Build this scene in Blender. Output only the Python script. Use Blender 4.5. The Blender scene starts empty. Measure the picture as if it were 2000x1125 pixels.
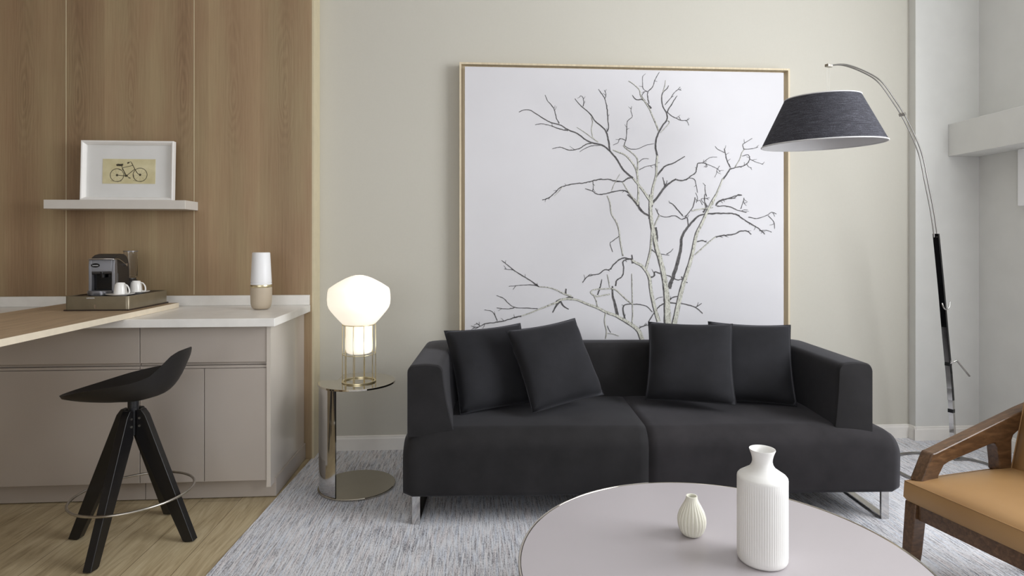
import bpy, bmesh, math, random
from mathutils import Vector, Matrix
random.seed(7)
PI = math.pi
SC = bpy.context.scene
C = SC.collection

# ------------------------------------------------------------------ camera
TH = math.atan(80 / 1180)                      # the camera looks a little to the right of the wall's normal
cam_d = bpy.data.cameras.new('camera')
cam = bpy.data.objects.new('camera', cam_d); C.objects.link(cam)
cam.location = (0, 0, 1.25)
cam.rotation_euler = (PI / 2, 0, -TH)
cam_d.sensor_width = 36; cam_d.lens = 1180 / 2000 * 36
cam_d.shift_x = (1000 - 1010) / 2000
cam_d.shift_y = -(562.5 - 472) / 2000
cam_d.clip_start = 0.02
SC.camera = cam
# ------------------------------------------------------------------ light and exposure
w = bpy.data.worlds.new('world'); SC.world = w; w.use_nodes = True
bg = w.node_tree.nodes['Background']
bg.inputs[0].default_value = (0.92, 0.96, 1.0, 1); bg.inputs[1].default_value = 1.0
def area(name, loc, rot, sx, sy, power, col, spread=PI):
    d = bpy.data.lights.new(name, 'AREA'); d.shape = 'RECTANGLE'; d.size = sx; d.size_y = sy
    d.energy = power; d.color = col; d.spread = spread
    o = bpy.data.objects.new(name, d); C.objects.link(o); o.location = loc; o.rotation_euler = rot
    return o
area('daylight_side_window', (3.15, 1.20, 2.02), (0, PI / 2, 0), 2.0, 2.1, 134, (0.955, 0.975, 1.0))
area('rear_fill_light', (-0.9, -2.93, 1.75), (PI / 2, 0, 0), 3.6, 2.6, 46, (0.98, 0.985, 1.0))  # fill added behind the camera to lift the kitchen side, no known window
SC.view_settings.view_transform = 'Standard'; SC.view_settings.look = 'None'
SC.view_settings.gamma = 1; SC.view_settings.exposure = 0.0
SC.view_settings.use_curve_mapping = False
SC.cycles.use_denoising = True
SC.cycles.max_bounces = 10; SC.cycles.diffuse_bounces = 5; SC.cycles.glossy_bounces = 5
SC.cycles.sample_clamp_indirect = 6; SC.cycles.caustics_reflective = False; SC.cycles.caustics_refractive = False
SC.cycles.blur_glossy = 0.5

# ------------------------------------------------------------------ material helpers
def s2l(c): return tuple(((v / 255) / 12.92 if v / 255 <= .04045 else ((v / 255 + .055) / 1.055) ** 2.4) for v in c) + (1,)
class Mat:
    def __init__(s, name, rgb, rough=.6, metal=0, spec=.5):
        s.m = bpy.data.materials.new(name); s.m.use_nodes = True
        s.t = s.m.node_tree; s.N = s.t.nodes; s.L = s.t.links
        s.b = s.N['Principled BSDF']
        s.b.inputs['Base Color'].default_value = s2l(rgb)
        s.b.inputs['Roughness'].default_value = rough; s.b.inputs['Metallic'].default_value = metal
        s.b.inputs['Specular IOR Level'].default_value = spec
    def n(s, typ, **k):
        n = s.N.new('ShaderNode' + typ)
        for a, v in k.items():
            if a in ('inp',):
                for kk, vv in v.items(): n.inputs[kk].default_value = vv
            else: setattr(n, a, v)
        return n
    def link(s, a, b): s.L.new(a, b)
    def coord(s, scale=(1, 1, 1), loc=(0, 0, 0), rot=(0, 0, 0), kind='Object'):
        tc = s.n('TexCoord'); mp = s.n('Mapping')
        mp.inputs['Scale'].default_value = scale; mp.inputs['Location'].default_value = loc; mp.inputs['Rotation'].default_value = rot
        s.link(tc.outputs[kind], mp.inputs['Vector']); return mp.outputs[0]
    def noise(s, vec, scale=5, detail=3, rough=.5, dist=0):
        n = s.n('TexNoise', inp={'Scale': scale, 'Detail': detail, 'Roughness': rough, 'Distortion': dist})
        s.link(vec, n.inputs['Vector']); return n.outputs['Fac']
    def ramp(s, fac, stops):
        r = s.n('ValToRGB'); e = r.color_ramp.elements
        while len(e) < len(stops): e.new(.5)
        for i, (p, c) in enumerate(stops): e[i].position = p; e[i].color = s2l(c) if len(c) == 3 and max(c) > 1 else (c[0], c[1], c[2], 1)
        s.link(fac, r.inputs[0]); return r.outputs[0]
    def mix(s, fac, a, b, mode='MIX'):
        m = s.n('Mix', data_type='RGBA', blend_type=mode)
        for sock, v in ((m.inputs[0], fac), (m.inputs[6], a), (m.inputs[7], b)):
            if hasattr(v, 'links'): s.link(v, sock)
            else: sock.default_value = v
        return m.outputs[2]
    def math(s, op, a, b=0.0, c=0.0):
        m = s.n('Math', operation=op)
        for i, v in enumerate((a, b, c)):
            if hasattr(v, 'links'): s.link(v, m.inputs[i])
            else: m.inputs[i].default_value = v
        return m.outputs[0]
    def color(s, sock): s.link(sock, s.b.inputs['Base Color']); return s
    def bump(s, fac, strength=.2, dist=.002):
        b = s.n('Bump', inp={'Strength': strength, 'Distance': dist}); s.link(fac, b.inputs['Height']); s.link(b.outputs[0], s.b.inputs['Normal']); return s
def soft(name, rgb, rough=.6, metal=0, spec=.5, amt=.06, scale=8, bump=0, bscale=200):
    """a plain surface with a faint cloudy variation of its own colour"""
    m = Mat(name, rgb, rough, metal, spec); v = m.coord()
    f = m.noise(v, scale, 3)
    lo = tuple(max(0, c * (1 - amt)) for c in rgb); hi = tuple(min(255, c * (1 + amt)) for c in rgb)
    m.color(m.ramp(f, [(.3, tuple(max(1.01, x) for x in lo)), (.7, tuple(max(1.01, x) for x in hi))]))
    if bump: m.bump(m.noise(v, bscale, 2), bump, .001)
    return m.m

# wall covering: pale greige woven vinyl
def wall_mat(name, rgb):
    m = Mat(name, rgb, .75, 0, .3)
    a = m.noise(m.coord((1, 1, 14)), 60, 2); b = m.noise(m.coord((14, 14, 1)), 60, 2)
    f = m.math('MULTIPLY', m.math('ADD', a, b), .5)
    lo = tuple(c * .985 for c in rgb); hi = tuple(min(255, c * 1.012) for c in rgb)
    m.color(m.ramp(f, [(.25, lo), (.75, hi)])).bump(f, .05, .001)
    return m.m
M_wall = wall_mat('greige woven wallcovering', (198, 195, 185))
M_white_wall = soft('white painted plaster', (216, 216, 213), .7, amt=.01)
M_dark_wall = soft('brown low-bounce wall', (140, 128, 112), .5, amt=.1, scale=3)  # unseen left wall, tone kept down to limit bounced light
M_front_wall = soft('taupe low-bounce wall', (136, 128, 118), .8, amt=.05)  # unseen front wall darkened to cut bounce, no actual curtain
M_ceiling = soft('ceiling paint', (232, 231, 228), .8, amt=.01)
M_base = soft('warm white skirting paint', (236, 233, 228), .35, amt=.015)

def wood_wall():
    m = Mat('washed oak veneer with knots', (150, 128, 100), .42, 0, .35)
    v = m.coord(); sep = m.n('SeparateXYZ'); m.link(v, sep.inputs[0]); X, Z = sep.outputs[0], sep.outputs[2]
    P = .283
    u = m.math('ADD', m.math('DIVIDE', X, P), 20.36)
    k = m.math('FLOOR', u); fr = m.math('SUBTRACT', m.math('FRACT', u), .5)
    # arches of grain around a knot repeated on every leaf of veneer
    dx = m.math('MULTIPLY', fr, P / .038)
    dz = m.math('SUBTRACT', Z, 2.075)
    up = m.math('MULTIPLY', m.math('MAXIMUM', dz, 0.0), 1 / .34); dn = m.math('MULTIPLY', m.math('MINIMUM', dz, 0.0), 1 / .20)
    r2 = m.math('SQRT', m.math('ADD', m.math('MULTIPLY', dx, dx), m.math('ADD', m.math('MULTIPLY', up, up), m.math('MULTIPLY', dn, dn))))
    wob = m.noise(m.coord((7, 7, 1.0)), 2.2, 3)
    rr = m.math('ADD', r2, m.math('MULTIPLY', wob, 1.5))
    ring = m.math('SINE', m.math('MULTIPLY', rr, 19))
    fade = m.math('MAXIMUM', m.math('SUBTRACT', 1.0, m.math('MULTIPLY', r2, .44)), 0.0)
    grain = m.noise(m.coord((46, 46, .9)), 3.2, 5, .65, .4)
    fine = m.noise(m.coord((260, 260, 4)), 2.0, 3, .6)
    leaf = m.n('TexWhiteNoise', noise_dimensions='1D'); m.link(k, leaf.inputs['W'])
    cloud = m.noise(m.coord((4, 4, .8)), 1.6, 2)
    side = m.math('MULTIPLY', m.math('ABSOLUTE', fr), 1.1)
    t = m.math('ADD', m.math('MULTIPLY', grain, .36), m.math('MULTIPLY', fine, .22))
    t = m.math('ADD', t, m.math('MULTIPLY', m.math('MULTIPLY', ring, fade), .06))
    t = m.math('ADD', t, m.math('MULTIPLY', leaf.outputs[0], .17))
    t = m.math('ADD', t, m.math('MULTIPLY', side, .26))
    t = m.math('ADD', t, m.math('MULTIPLY', cloud, .22))
    t = m.math('SUBTRACT', t, .045)
    col = m.ramp(t, [(.28, (127, 108, 86)), (.46, (151, 131, 106)), (.62, (165, 146, 119)), (.82, (179, 161, 133))])
    tint = m.ramp(cloud, [(.35, (255, 244, 235)), (.65, (252, 251, 240))])
    m.color(m.mix(1.0, col, tint, 'MULTIPLY')).bump(grain, .06, .001)
    return m.m
M_woodwall = wood_wall()
M_woodedge = soft('pale oak edge', (206, 194, 164), .45, amt=.015, scale=20)

def floor_mat():
    m = Mat('oak plank flooring', (160, 140, 105), .38, 0, .4)
    v = m.coord(rot=(0, 0, PI / 2))
    br = m.n('TexBrick', offset=.37, inp={'Scale': 1.0, 'Mortar Size': .0012, 'Brick Width': 1.5, 'Row Height': .19, 'Bias': 0.0})
    m.link(v, br.inputs['Vector']); br.inputs['Color1'].default_value = (.2, .2, .2, 1); br.inputs['Color2'].default_value = (.9, .9, .9, 1); br.inputs['Mortar'].default_value = (0, 0, 0, 1)
    wv = m.coord((9, 1.1, 1)); 
    g = m.noise(wv, 2.2, 5, .6, 1.6); fine = m.noise(m.coord((120, 3, 1)), 2, 3)
    t = m.math('ADD', m.math('MULTIPLY', g, .7), m.math('MULTIPLY', fine, .3))
    col = m.ramp(t, [(.30, (146, 128, 99)), (.46, (176, 159, 126)), (.58, (194, 178, 145)), (.75, (208, 194, 162))])
    col = m.mix(.16, col, br.outputs[0], 'OVERLAY')
    groove = m.ramp(br.outputs['Fac'], [(0.0, (255, 255, 255)), (1.0, (150, 140, 125))])
    m.color(m.mix(1.0, col, groove, 'MULTIPLY')).bump(t, .05, .001)
    return m.m
M_floor = floor_mat()

def carpet_mat():
    m = Mat('grey streaked loop carpet', (175, 178, 186), .95, 0, .1)
    a = m.noise(m.coord((50, 2.6, 1)), 3.0, 6, .76)
    b = m.noise(m.coord((120, 26, 1)), 3.0, 3, .8)
    c = m.noise(m.coord((1.4, .9, 1)), 2.0, 3)
    t = m.math('ADD', m.math('MULTIPLY', a, .62), m.math('MULTIPLY', b, .38))
    t = m.math('ADD', t, m.math('MULTIPLY', m.math('SUBTRACT', c, .5), .12))
    col = m.ramp(t, [(.36, (96, 96, 101)), (.43, (150, 150, 156)), (.475, (204, 204, 210)), (.525, (230, 231, 236)), (.66, (243, 244, 248))])
    h = m.noise(m.coord((40, 3, 1), loc=(3, 1, 0)), 2.0, 2)
    tint = m.ramp(h, [(.35, (226, 238, 255)), (.5, (255, 255, 255)), (.66, (255, 238, 232))])
    m.color(m.mix(.32, col, m.mix(1.0, col, tint, 'MULTIPLY'))).bump(t, .6, .006)
    return m.m
M_carpet = carpet_mat()

M_counter = soft('white composite worktop', (240, 238, 234), .28, amt=.02, scale=14)
def lacquer(name, rgb, rough, coat):
    m = Mat(name, rgb, rough, 0, .5); m.b.inputs['Coat Weight'].default_value = coat; m.b.inputs['Coat Roughness'].default_value = .04
    f = m.noise(m.coord(), 2.5, 2); m.color(m.ramp(f, [(.3, tuple(c * .98 for c in rgb)), (.7, tuple(min(255, c * 1.02) for c in rgb))]))
    return m.m
M_cab = lacquer('taupe lacquer', (180, 171, 163), .34, .25)
M_cabside = lacquer('lit glossy taupe end panel', (206, 198, 189), .25, .85)  # lighter than the cabinet fronts, window light on this side put into the colour
M_cabdark = soft('shadow gap profile', (96, 88, 80), .4)
def table_wood():
    m = Mat('pale ash bar top', (190, 168, 140), .4, 0, .4)
    g = m.noise(m.coord((26, 1.2, 26)), 3, 5, .6, .5); m.color(m.ramp(g, [(.32, (166, 142, 115)), (.55, (189, 165, 136)), (.72, (202, 180, 152))])).bump(g, .04, .001)
    return m.m
M_bar = table_wood()
M_baredge = soft('cream bar top edging', (228, 216, 194), .45, amt=.015, scale=30)
M_white = soft('white lacquer', (212, 207, 200), .35, amt=.01)
M_frame_white = soft('white moulding', (240, 238, 235), .35, amt=.01)
M_mat = soft('white picture mat', (226, 226, 224), .8, amt=.01)
def print_mat():
    m = Mat('aged cream print paper', (214, 206, 166), .8, 0, .2); f = m.noise(m.coord(), 14, 4)
    m.color(m.ramp(f, [(.3, (204, 194, 152)), (.7, (222, 214, 178))])); return m.m
M_print = print_mat()
M_ink = soft('dark print ink', (72, 66, 50), .8, amt=.2, scale=60)
M_ink2 = soft('grey print ink', (134, 126, 100), .8, amt=.1, scale=60)
def frame_wood():
    m = Mat('light oak frame', (206, 190, 160), .45, 0, .35); g = m.noise(m.coord((40, 40, 1.5)), 2, 4)
    m.color(m.ramp(g, [(.3, (202, 186, 158)), (.7, (222, 209, 182))])); return m.m
M_artframe = frame_wood()
M_artgap = soft('brown frame rebate', (150, 134, 108), .55, amt=.08)
M_canvas = soft('white canvas', (216, 215, 219), .75, amt=.008, scale=3, bump=.05, bscale=600)
def bark():
    m = Mat('grey green printed bark', (190, 190, 172), .8, 0, .1); a = m.noise(m.coord((60, 60, 26)), 3, 5, .7, .6)
    m.color(m.ramp(a, [(.36, (104, 103, 98)), (.42, (176, 175, 165)), (.54, (210, 210, 200)), (.7, (226, 225, 216))])); return m.m
M_bark = bark()
M_twig = soft('dark printed twig', (86, 84, 85), .8, amt=.22, scale=70)

def velvet(name, rgb, tint=1.0):
    m = Mat(name, rgb, .85, 0, .2)
    m.b.inputs['Sheen Weight'].default_value = .16; m.b.inputs['Sheen Roughness'].default_value = .4
    m.b.inputs['Sheen Tint'].default_value = (.62, .62, .70, 1)
    f = m.noise(m.coord(), 5, 4, .6); g = m.noise(m.coord(), 420, 2)
    m.color(m.ramp(f, [(.3, tuple(max(1.01, c * .86) for c in rgb)), (.7, tuple(c * 1.16 for c in rgb))])).bump(g, .12, .001)
    return m.m
M_velvet = velvet('charcoal velvet', (38, 37, 38))
M_velvet2 = velvet('charcoal velvet, nap brushed lighter', (46, 44, 46))
M_cushion = velvet('charcoal cushion velvet', (35, 35, 38))
M_chrome = soft('polished chrome', (206, 204, 202), .10, 1, amt=.01)
M_rod = soft('satin steel rod', (150, 148, 145), .28, 1)
M_brushed = soft('brushed steel', (190, 186, 178), .30, 1, amt=.05, scale=40)
M_nickel = soft('polished warm nickel', (196, 190, 178), .05, 1, amt=.01)
M_brass = soft('pale polished brass', (232, 220, 184), .3, 1, amt=.02)
M_black_wood = soft('black stained wood', (20, 19, 20), .32, amt=.15)
M_black_shell = soft('black moulded shell', (24, 22, 22), .55, amt=.08)
M_black_metal = soft('black powder coat', (24, 25, 28), .4)
M_black_gloss = soft('gloss black plastic', (12, 12, 14), .12)
M_black_plastic = soft('matt black plastic', (40, 36, 34), .45)
M_gunmetal = soft('gunmetal plastic', (126, 126, 130), .32, .6, amt=.03)
M_trayside = soft('bronze tray veneer', (128, 118, 98), .30, .35, amt=.05, scale=12)
M_traydark = soft('dark bronze plinth', (48, 36, 30), .4)
M_porcelain = soft('white glazed porcelain', (238, 237, 234), .18, amt=.005)
M_ceramic = soft('matt white ceramic', (240, 239, 236), .5, amt=.01)
M_ceramic2 = soft('ivory bisque ceramic', (232, 230, 216), .6, amt=.015)
M_cream = soft('warm beige plastic', (196, 182, 162), .5, amt=.02)
M_whiteplastic = soft('white plastic', (238, 238, 240), .4, amt=.005)
M_tabletop = soft('satin mushroom tabletop', (178, 172, 175), .30, amt=.012, scale=2)
def linen(name, rgb):
    m = Mat(name, rgb, .9, 0, .1); a = m.noise(m.coord((1, 1, 22)), 22, 3, .7); b = m.noise(m.coord((22, 22, 1)), 22, 3, .7)
    f = m.math('MULTIPLY', m.math('ADD', a, b), .5)
    m.color(m.ramp(f, [(.36, tuple(c * .62 for c in rgb)), (.52, rgb), (.66, tuple(c * 1.5 for c in rgb))])).bump(f, .3, .001); return m.m
M_shade = linen('charcoal linen', (66, 66, 72))
M_lining = soft('pale shade lining', (204, 203, 204), .7, amt=.01)
def glow(name, rgb, strength):
    m = Mat(name, (250, 246, 236), .35, 0, .4); m.b.inputs['Emission Color'].default_value = s2l(rgb); m.b.inputs['Emission Strength'].default_value = strength
    return m.m
M_opal = glow('lit opal glass', (255, 243, 222), .70)
def leather():
    m = Mat('tan leather', (176, 140, 94), .42, 0, .45); f = m.noise(m.coord(), 3, 3); g = m.n('TexVoronoi', inp={'Scale': 380.0}); m.link(m.coord(), g.inputs['Vector'])
    m.color(m.ramp(f, [(.3, (158, 121, 78)), (.7, (175, 138, 92))])).bump(g.outputs['Distance'], .12, .001); return m.m
M_leather = leather()
def walnut():
    m = Mat('dark walnut', (86, 60, 42), .3, 0, .5); g = m.noise(m.coord((3, 26, 26)), 3, 5, .6, .5)
    m.color(m.ramp(g, [(.3, (70, 49, 32)), (.55, (98, 71, 48)), (.75, (120, 90, 63))])); return m.m
M_walnut = walnut()
def glassy(name, rgb, rough=.02, alpha=1.0):
    m = Mat(name, rgb, rough, 0, .5); m.b.inputs['Transmission Weight'].default_value = 1.0; m.b.inputs['IOR'].default_value = 1.3
    return m.m
M_clear = glassy('clear plastic', (236, 236, 236))
def pane_mat():
    m = bpy.data.materials.new('window glass'); m.use_nodes = True; t = m.node_tree; t.nodes.clear()
    o = t.nodes.new('ShaderNodeOutputMaterial'); mx = t.nodes.new('ShaderNodeMixShader'); tr = t.nodes.new('ShaderNodeBsdfTransparent'); g = t.nodes.new('ShaderNodeBsdfGlossy')
    g.inputs['Roughness'].default_value = .02; mx.inputs[0].default_value = .08
    t.links.new(tr.outputs[0], mx.inputs[1]); t.links.new(g.outputs[0], mx.inputs[2]); t.links.new(mx.outputs[0], o.inputs[0]); return m
M_pane = pane_mat()

# ------------------------------------------------------------------ mesh helpers
def BM(): return bmesh.new()
def box(bm, x0, x1, y0, y1, z0, z1, mi=0, mat=None):
    v = [bm.verts.new((x, y, z)) for z in (z0, z1) for x, y in ((x0, y0), (x1, y0), (x1, y1), (x0, y1))]
    if mat is not None:
        for q in v: q.co = mat @ q.co
    fs = []
    for f in ((3, 2, 1, 0), (4, 5, 6, 7), (0, 1, 5, 4), (1, 2, 6, 5), (2, 3, 7, 6), (3, 0, 4, 7)):
        q = bm.faces.new([v[i] for i in f]); q.material_index = mi; fs.append(q)
    return v
def prism(bm, pts, z0, z1, mat=None, mi=0):
    """closed polygon pts (x, y) extruded from z0 to z1"""
    a = [bm.verts.new((x, y, z0)) for x, y in pts]; b = [bm.verts.new((x, y, z1)) for x, y in pts]
    n = len(pts)
    if mat is not None:
        for q in a + b: q.co = mat @ q.co
    fs = [bm.faces.new(a[::-1]), bm.faces.new(b)]
    for i in range(n): fs.append(bm.faces.new((a[i], a[(i + 1) % n], b[(i + 1) % n], b[i])))
    for f in fs: f.material_index = mi
def lathe(bm, prof, seg=48, cx=0, cy=0, cap=True, rmod=None, mi=0):
    """prof: [(r, z)...] from bottom to top"""
    rings = []
    for i, (r, z) in enumerate(prof):
        if r < 1e-5: rings.append([bm.verts.new((cx, cy, z))]); continue
        ring = []
        for k in range(seg):
            a = 2 * PI * k / seg; rr = r * (rmod(a, i, z) if rmod else 1)
            ring.append(bm.verts.new((cx + rr * math.cos(a), cy + rr * math.sin(a), z)))
        rings.append(ring)
    for A, B in zip(rings, rings[1:]):
        for k in range(seg):
            k2 = (k + 1) % seg
            if len(A) == 1 and len(B) == 1: continue
            if len(A) == 1: f = bm.faces.new((A[0], B[k2], B[k]))
            elif len(B) == 1: f = bm.faces.new((A[k], A[k2], B[0]))
            else: f = bm.faces.new((A[k], A[k2], B[k2], B[k]))
            f.material_index = mi
    if cap:
        if len(rings[0]) > 1: bm.faces.new(rings[0][::-1]).material_index = mi
        if len(rings[-1]) > 1: bm.faces.new(rings[-1]).material_index = mi
def tube(bm, pts, r, seg=10, closed=False, flat=None, mi=0):
    """round tube along pts; r a number or one per point; flat = (up vector, ratio) squashes it"""
    P = [Vector(p) for p in pts]; n = len(P); rings = []
    up = Vector((0, 0, 1)); prev = None
    for i in range(n):
        if closed: t = (P[(i + 1) % n] - P[i - 1]).normalized()
        else: t = (P[min(i + 1, n - 1)] - P[max(i - 1, 0)]).normalized()
        if prev is None:
            a = up if abs(t.dot(up)) < .9 else Vector((1, 0, 0)); nrm = (a - t * a.dot(t)).normalized()
        else: nrm = (prev - t * prev.dot(t)).normalized()
        prev = nrm; bn = t.cross(nrm); rr = r[i] if isinstance(r, (list, tuple)) else r
        rings.append([bm.verts.new(P[i] + nrm * rr * math.cos(2 * PI * k / seg) + bn * rr * math.sin(2 * PI * k / seg)) for k in range(seg)])
    for i in range(n if closed else n - 1):
        A, B = rings[i], rings[(i + 1) % n]
        for k in range(seg): bm.faces.new((A[k], A[(k + 1) % seg], B[(k + 1) % seg], B[k])).material_index = mi
    if not closed: bm.faces.new(rings[0][::-1]); bm.faces.new(rings[-1])
def smooth_pts(pts, sub=6, closed=False):
    P = [Vector(p) for p in pts]; n = len(P); out = []
    rng = range(n if closed else n - 1)
    for i in rng:
        g = (lambda j: P[j % n]) if closed else (lambda j: P[max(0, min(n - 1, j))])
        p0, p1, p2, p3 = g(i - 1), g(i), g(i + 1), g(i + 2)
        for s in range(sub):
            t = s / sub
            out.append(.5 * ((2 * p1) + (p2 - p0) * t + (2 * p0 - 5 * p1 + 4 * p2 - p3) * t * t + (3 * p1 - p0 - 3 * p2 + p3) * t ** 3))
    if not closed: out.append(P[-1])
    return out
def loft(bm, loops, cap=True, closed=True, mi=0):
    R = [[bm.verts.new(p) for p in l] for l in loops]; n = len(R[0])
    for A, B in zip(R, R[1:]):
        for k in range(n if closed else n - 1): bm.faces.new((A[k], A[(k + 1) % n], B[(k + 1) % n], B[k])).material_index = mi
    if cap: bm.faces.new(R[0][::-1]); bm.faces.new(R[-1])
    return R
def obj(name, bm, mat, parent=None, smooth=False, bevel=0, bseg=2, subsurf=0, loc=None, rot=None):
    bmesh.ops.recalc_face_normals(bm, faces=bm.faces)
    me = bpy.data.meshes.new(name); bm.to_mesh(me); bm.free()
    for q in (mat if isinstance(mat, (list, tuple)) else [mat]): me.materials.append(q)
    if smooth:
        me.polygons.foreach_set('use_smooth', [True] * len(me.polygons))
        if smooth != 'all':
            try: me.set_sharp_from_angle(angle=math.radians(smooth if smooth is not True else 40))
            except Exception: pass
    o = bpy.data.objects.new(name, me); C.objects.link(o)
    if parent is not None: o.parent = parent
    if loc: o.location = loc
    if rot: o.rotation_euler = rot
    if bevel:
        b = o.modifiers.new('bevel', 'BEVEL'); b.width = bevel; b.segments = bseg; b.limit_method = 'ANGLE'; b.angle_limit = math.radians(35)
        me.polygons.foreach_set('use_smooth', [True] * len(me.polygons)); b.harden_normals = True
    if subsurf:
        s = o.modifiers.new('sub', 'SUBSURF'); s.levels = subsurf; s.render_levels = subsurf
    return o
def thing(name, label, cat, loc=(0, 0, 0), rz=0, group=None):
    o = bpy.data.objects.new(name, None); C.objects.link(o); o.location = loc; o.rotation_euler = (0, 0, rz); o.empty_display_size = .05
    return tag(o, label, cat, group)
def tag(o, label, cat, group=None):
    o['label'] = label; o['category'] = cat
    if group: o['group'] = group
    return o
def struct(name, bm, mat, parent=None, **k):
    o = obj(name, bm, mat, parent, **k)
    if parent is None: o['kind'] = 'structure'
    return o
def dup(root, loc, rz, label, parts_of=None):
    r = root.copy(); C.objects.link(r); r.location = loc; r.rotation_euler = (0, 0, rz); r['label'] = label
    for ch in root.children:
        c = ch.copy(); C.objects.link(c); c.parent = r
        for g in ch.children:
            d = g.copy(); C.objects.link(d); d.parent = c
    return r
def text(name, body, size, mat, parent, mtx, depth=.0004):
    cu = bpy.data.curves.new(name, 'FONT'); cu.body = body; cu.size = size; cu.extrude = depth; cu.align_x = 'CENTER'; cu.align_y = 'CENTER'
    tmp = bpy.data.objects.new(name + '_outline', cu); me = bpy.data.meshes.new_from_object(tmp); bpy.data.objects.remove(tmp)
    me.materials.clear(); me.materials.append(mat)
    o = bpy.data.objects.new(name, me); C.objects.link(o); o.parent = parent; o.matrix_local = mtx
    return o

# ================================================================== THE ROOM
YA, YW, YCOL, XR, XL, YB, ZC = 3.672, 3.545, 3.615, 3.173, -4.0, -3.0, 3.30
bm = BM(); box(bm, XL - .1, -.93, YB - .1, YW + .3, -.1, 0); 
b2 = struct('floor', bm, M_floor)
bm = BM(); prism(bm, [(-1.26, YB - .1), (XR + .2, YB - .1), (XR + .2, 3.75), (-.938, 3.75), (-.938, 3.66), (-1.006, 2.332)], -.12, .004)
struct('floor_carpet', bm, M_carpet)
bm = BM(); box(bm, XL - .1, XR + .3, YB - .1, 3.9, ZC, ZC + .1); struct('ceiling', bm, M_ceiling)
bm = BM(); box(bm, -.93, 2.80, YA, YA + .15, 0, ZC); struct('wall_back', bm, M_wall)
bm = BM(); box(bm, XL - .1, -.942, YW, YW + .28, 0, ZC); struct('wall_panelled', bm, M_woodwall)
bm = BM(); box(bm, -.942, -.930, YW - .001, YA + .02, 0, ZC); struct('trim_1', bm, M_woodedge)
bm = BM(); box(bm, 2.752, XR + .3, YCOL, YCOL + .3, 0, ZC); struct('wall_pier', bm, M_white_wall)
# vertical joint strips of the panelling
for i, x in enumerate((-2.983, -2.290, -1.597)):
    bm = BM(); box(bm, x - .0016, x + .0016, YW - .0012, YW + .004, .95, ZC); struct('trim_%d' % (i + 2), bm, M_woodedge)
# right wall with its tall window opening
WY0, WY1, WZ0, WZ1 = .15, 2.25, .98, 3.05
bm = BM(); box(bm, XR, XR + .2, WY1, YCOL + .3, 0, ZC); box(bm, XR, XR + .2, YB, WY0, 0, ZC)
box(bm, XR, XR + .2, WY0, WY1, 0, WZ0); box(bm, XR, XR + .2, WY0, WY1, WZ1, ZC)
struct('wall_right', bm, M_white_wall)
bm = BM(); box(bm, XL - .1, XL, YB, YW + .28, 0, ZC); struct('wall_left', bm, M_dark_wall)
bm = BM(); RX0, RX1, RZ0, RZ1 = -2.75, .95, .4, 3.1
box(bm, XL - .1, RX0, YB - .15, YB, 0, ZC); box(bm, RX1, XR + .2, YB - .15, YB, 0, ZC); box(bm, RX0, RX1, YB - .15, YB, 0, RZ0); box(bm, RX0, RX1, YB - .15, YB, RZ1, ZC)
struct('wall_front', bm, M_front_wall)
# the side window that lights the room, then an added rear one for fill
bm = BM()
for y in (WY0, (WY0 + WY1) / 2 - .02, WY1 - .04): box(bm, XR + .06, XR + .12, y, y + .04, WZ0, WZ1)
for z in (WZ0, WZ1 - .04): box(bm, XR + .06, XR + .12, WY0, WY1, z, z + .04)
wf = struct('window_1', bm, M_base)
bm = BM(); box(bm, XR + .088, XR + .092, WY0 + .04, WY1 - .04, WZ0 + .04, WZ1 - .04); obj('window_pane', bm, M_pane, wf)
bm = BM()
for x in (RX0, (RX0 + RX1) / 2 - .02, RX1 - .04): box(bm, x, x + .04, YB - .1, YB - .05, RZ0, RZ1)
for z in (RZ0, RZ1 - .04): box(bm, RX0, RX1, YB - .1, YB - .05, z, z + .04)
wf = struct('fill_window', bm, M_base)  # unseen frame added around the rear fill light
bm = BM(); box(bm, RX0 + .04, RX1 - .04, YB - .08, YB - .075, RZ0 + .04, RZ1 - .04); obj('window_pane', bm, M_pane, wf)
# skirting with a small ogee top
def skirting(name, p0, p1, depth_dir):
    d = Vector((p1[0] - p0[0], p1[1] - p0[1], 0)); n = Vector((depth_dir[0], depth_dir[1], 0))
    prof = [(0, 0), (.014, 0), (.014, .070), (.010, .078), (.010, .084), (.004, .088), (0, .088)]
    bm = BM(); loft(bm, [[Vector((p[0], p[1], .002)) + n * a + Vector((0, 0, b)) for a, b in prof] for p in (p0, p1)])
    struct(name, bm, M_base)
skirting('baseboard_back', (-.928, YA), (2.752, YA), (0, -1))
skirting('baseboard_pier_side', (2.752, YA), (2.752, YCOL - .013), (-1, 0))
skirting('baseboard_pier', (2.738, YCOL), (XR, YCOL), (0, -1))
skirting('baseboard_right', (XR, YB), (XR, YCOL - .014), (-1, 0))
# deep ledge boxed out from the right wall, its face square to the camera wall
bm = BM(); box(bm, 2.968, XR, 1.95, YCOL, 1.787, 1.990); struct('trim_5', bm, M_white_wall, bevel=.003)
bm = BM(); box(bm, 3.128, XR, 2.42, 3.297, 1.455, 1.787); 
obj_blind = obj('blind_cassette', bm, M_whiteplastic, None, bevel=.006)
tag(obj_blind, 'white blind casing under the ledge on the right wall', 'blind')

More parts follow.
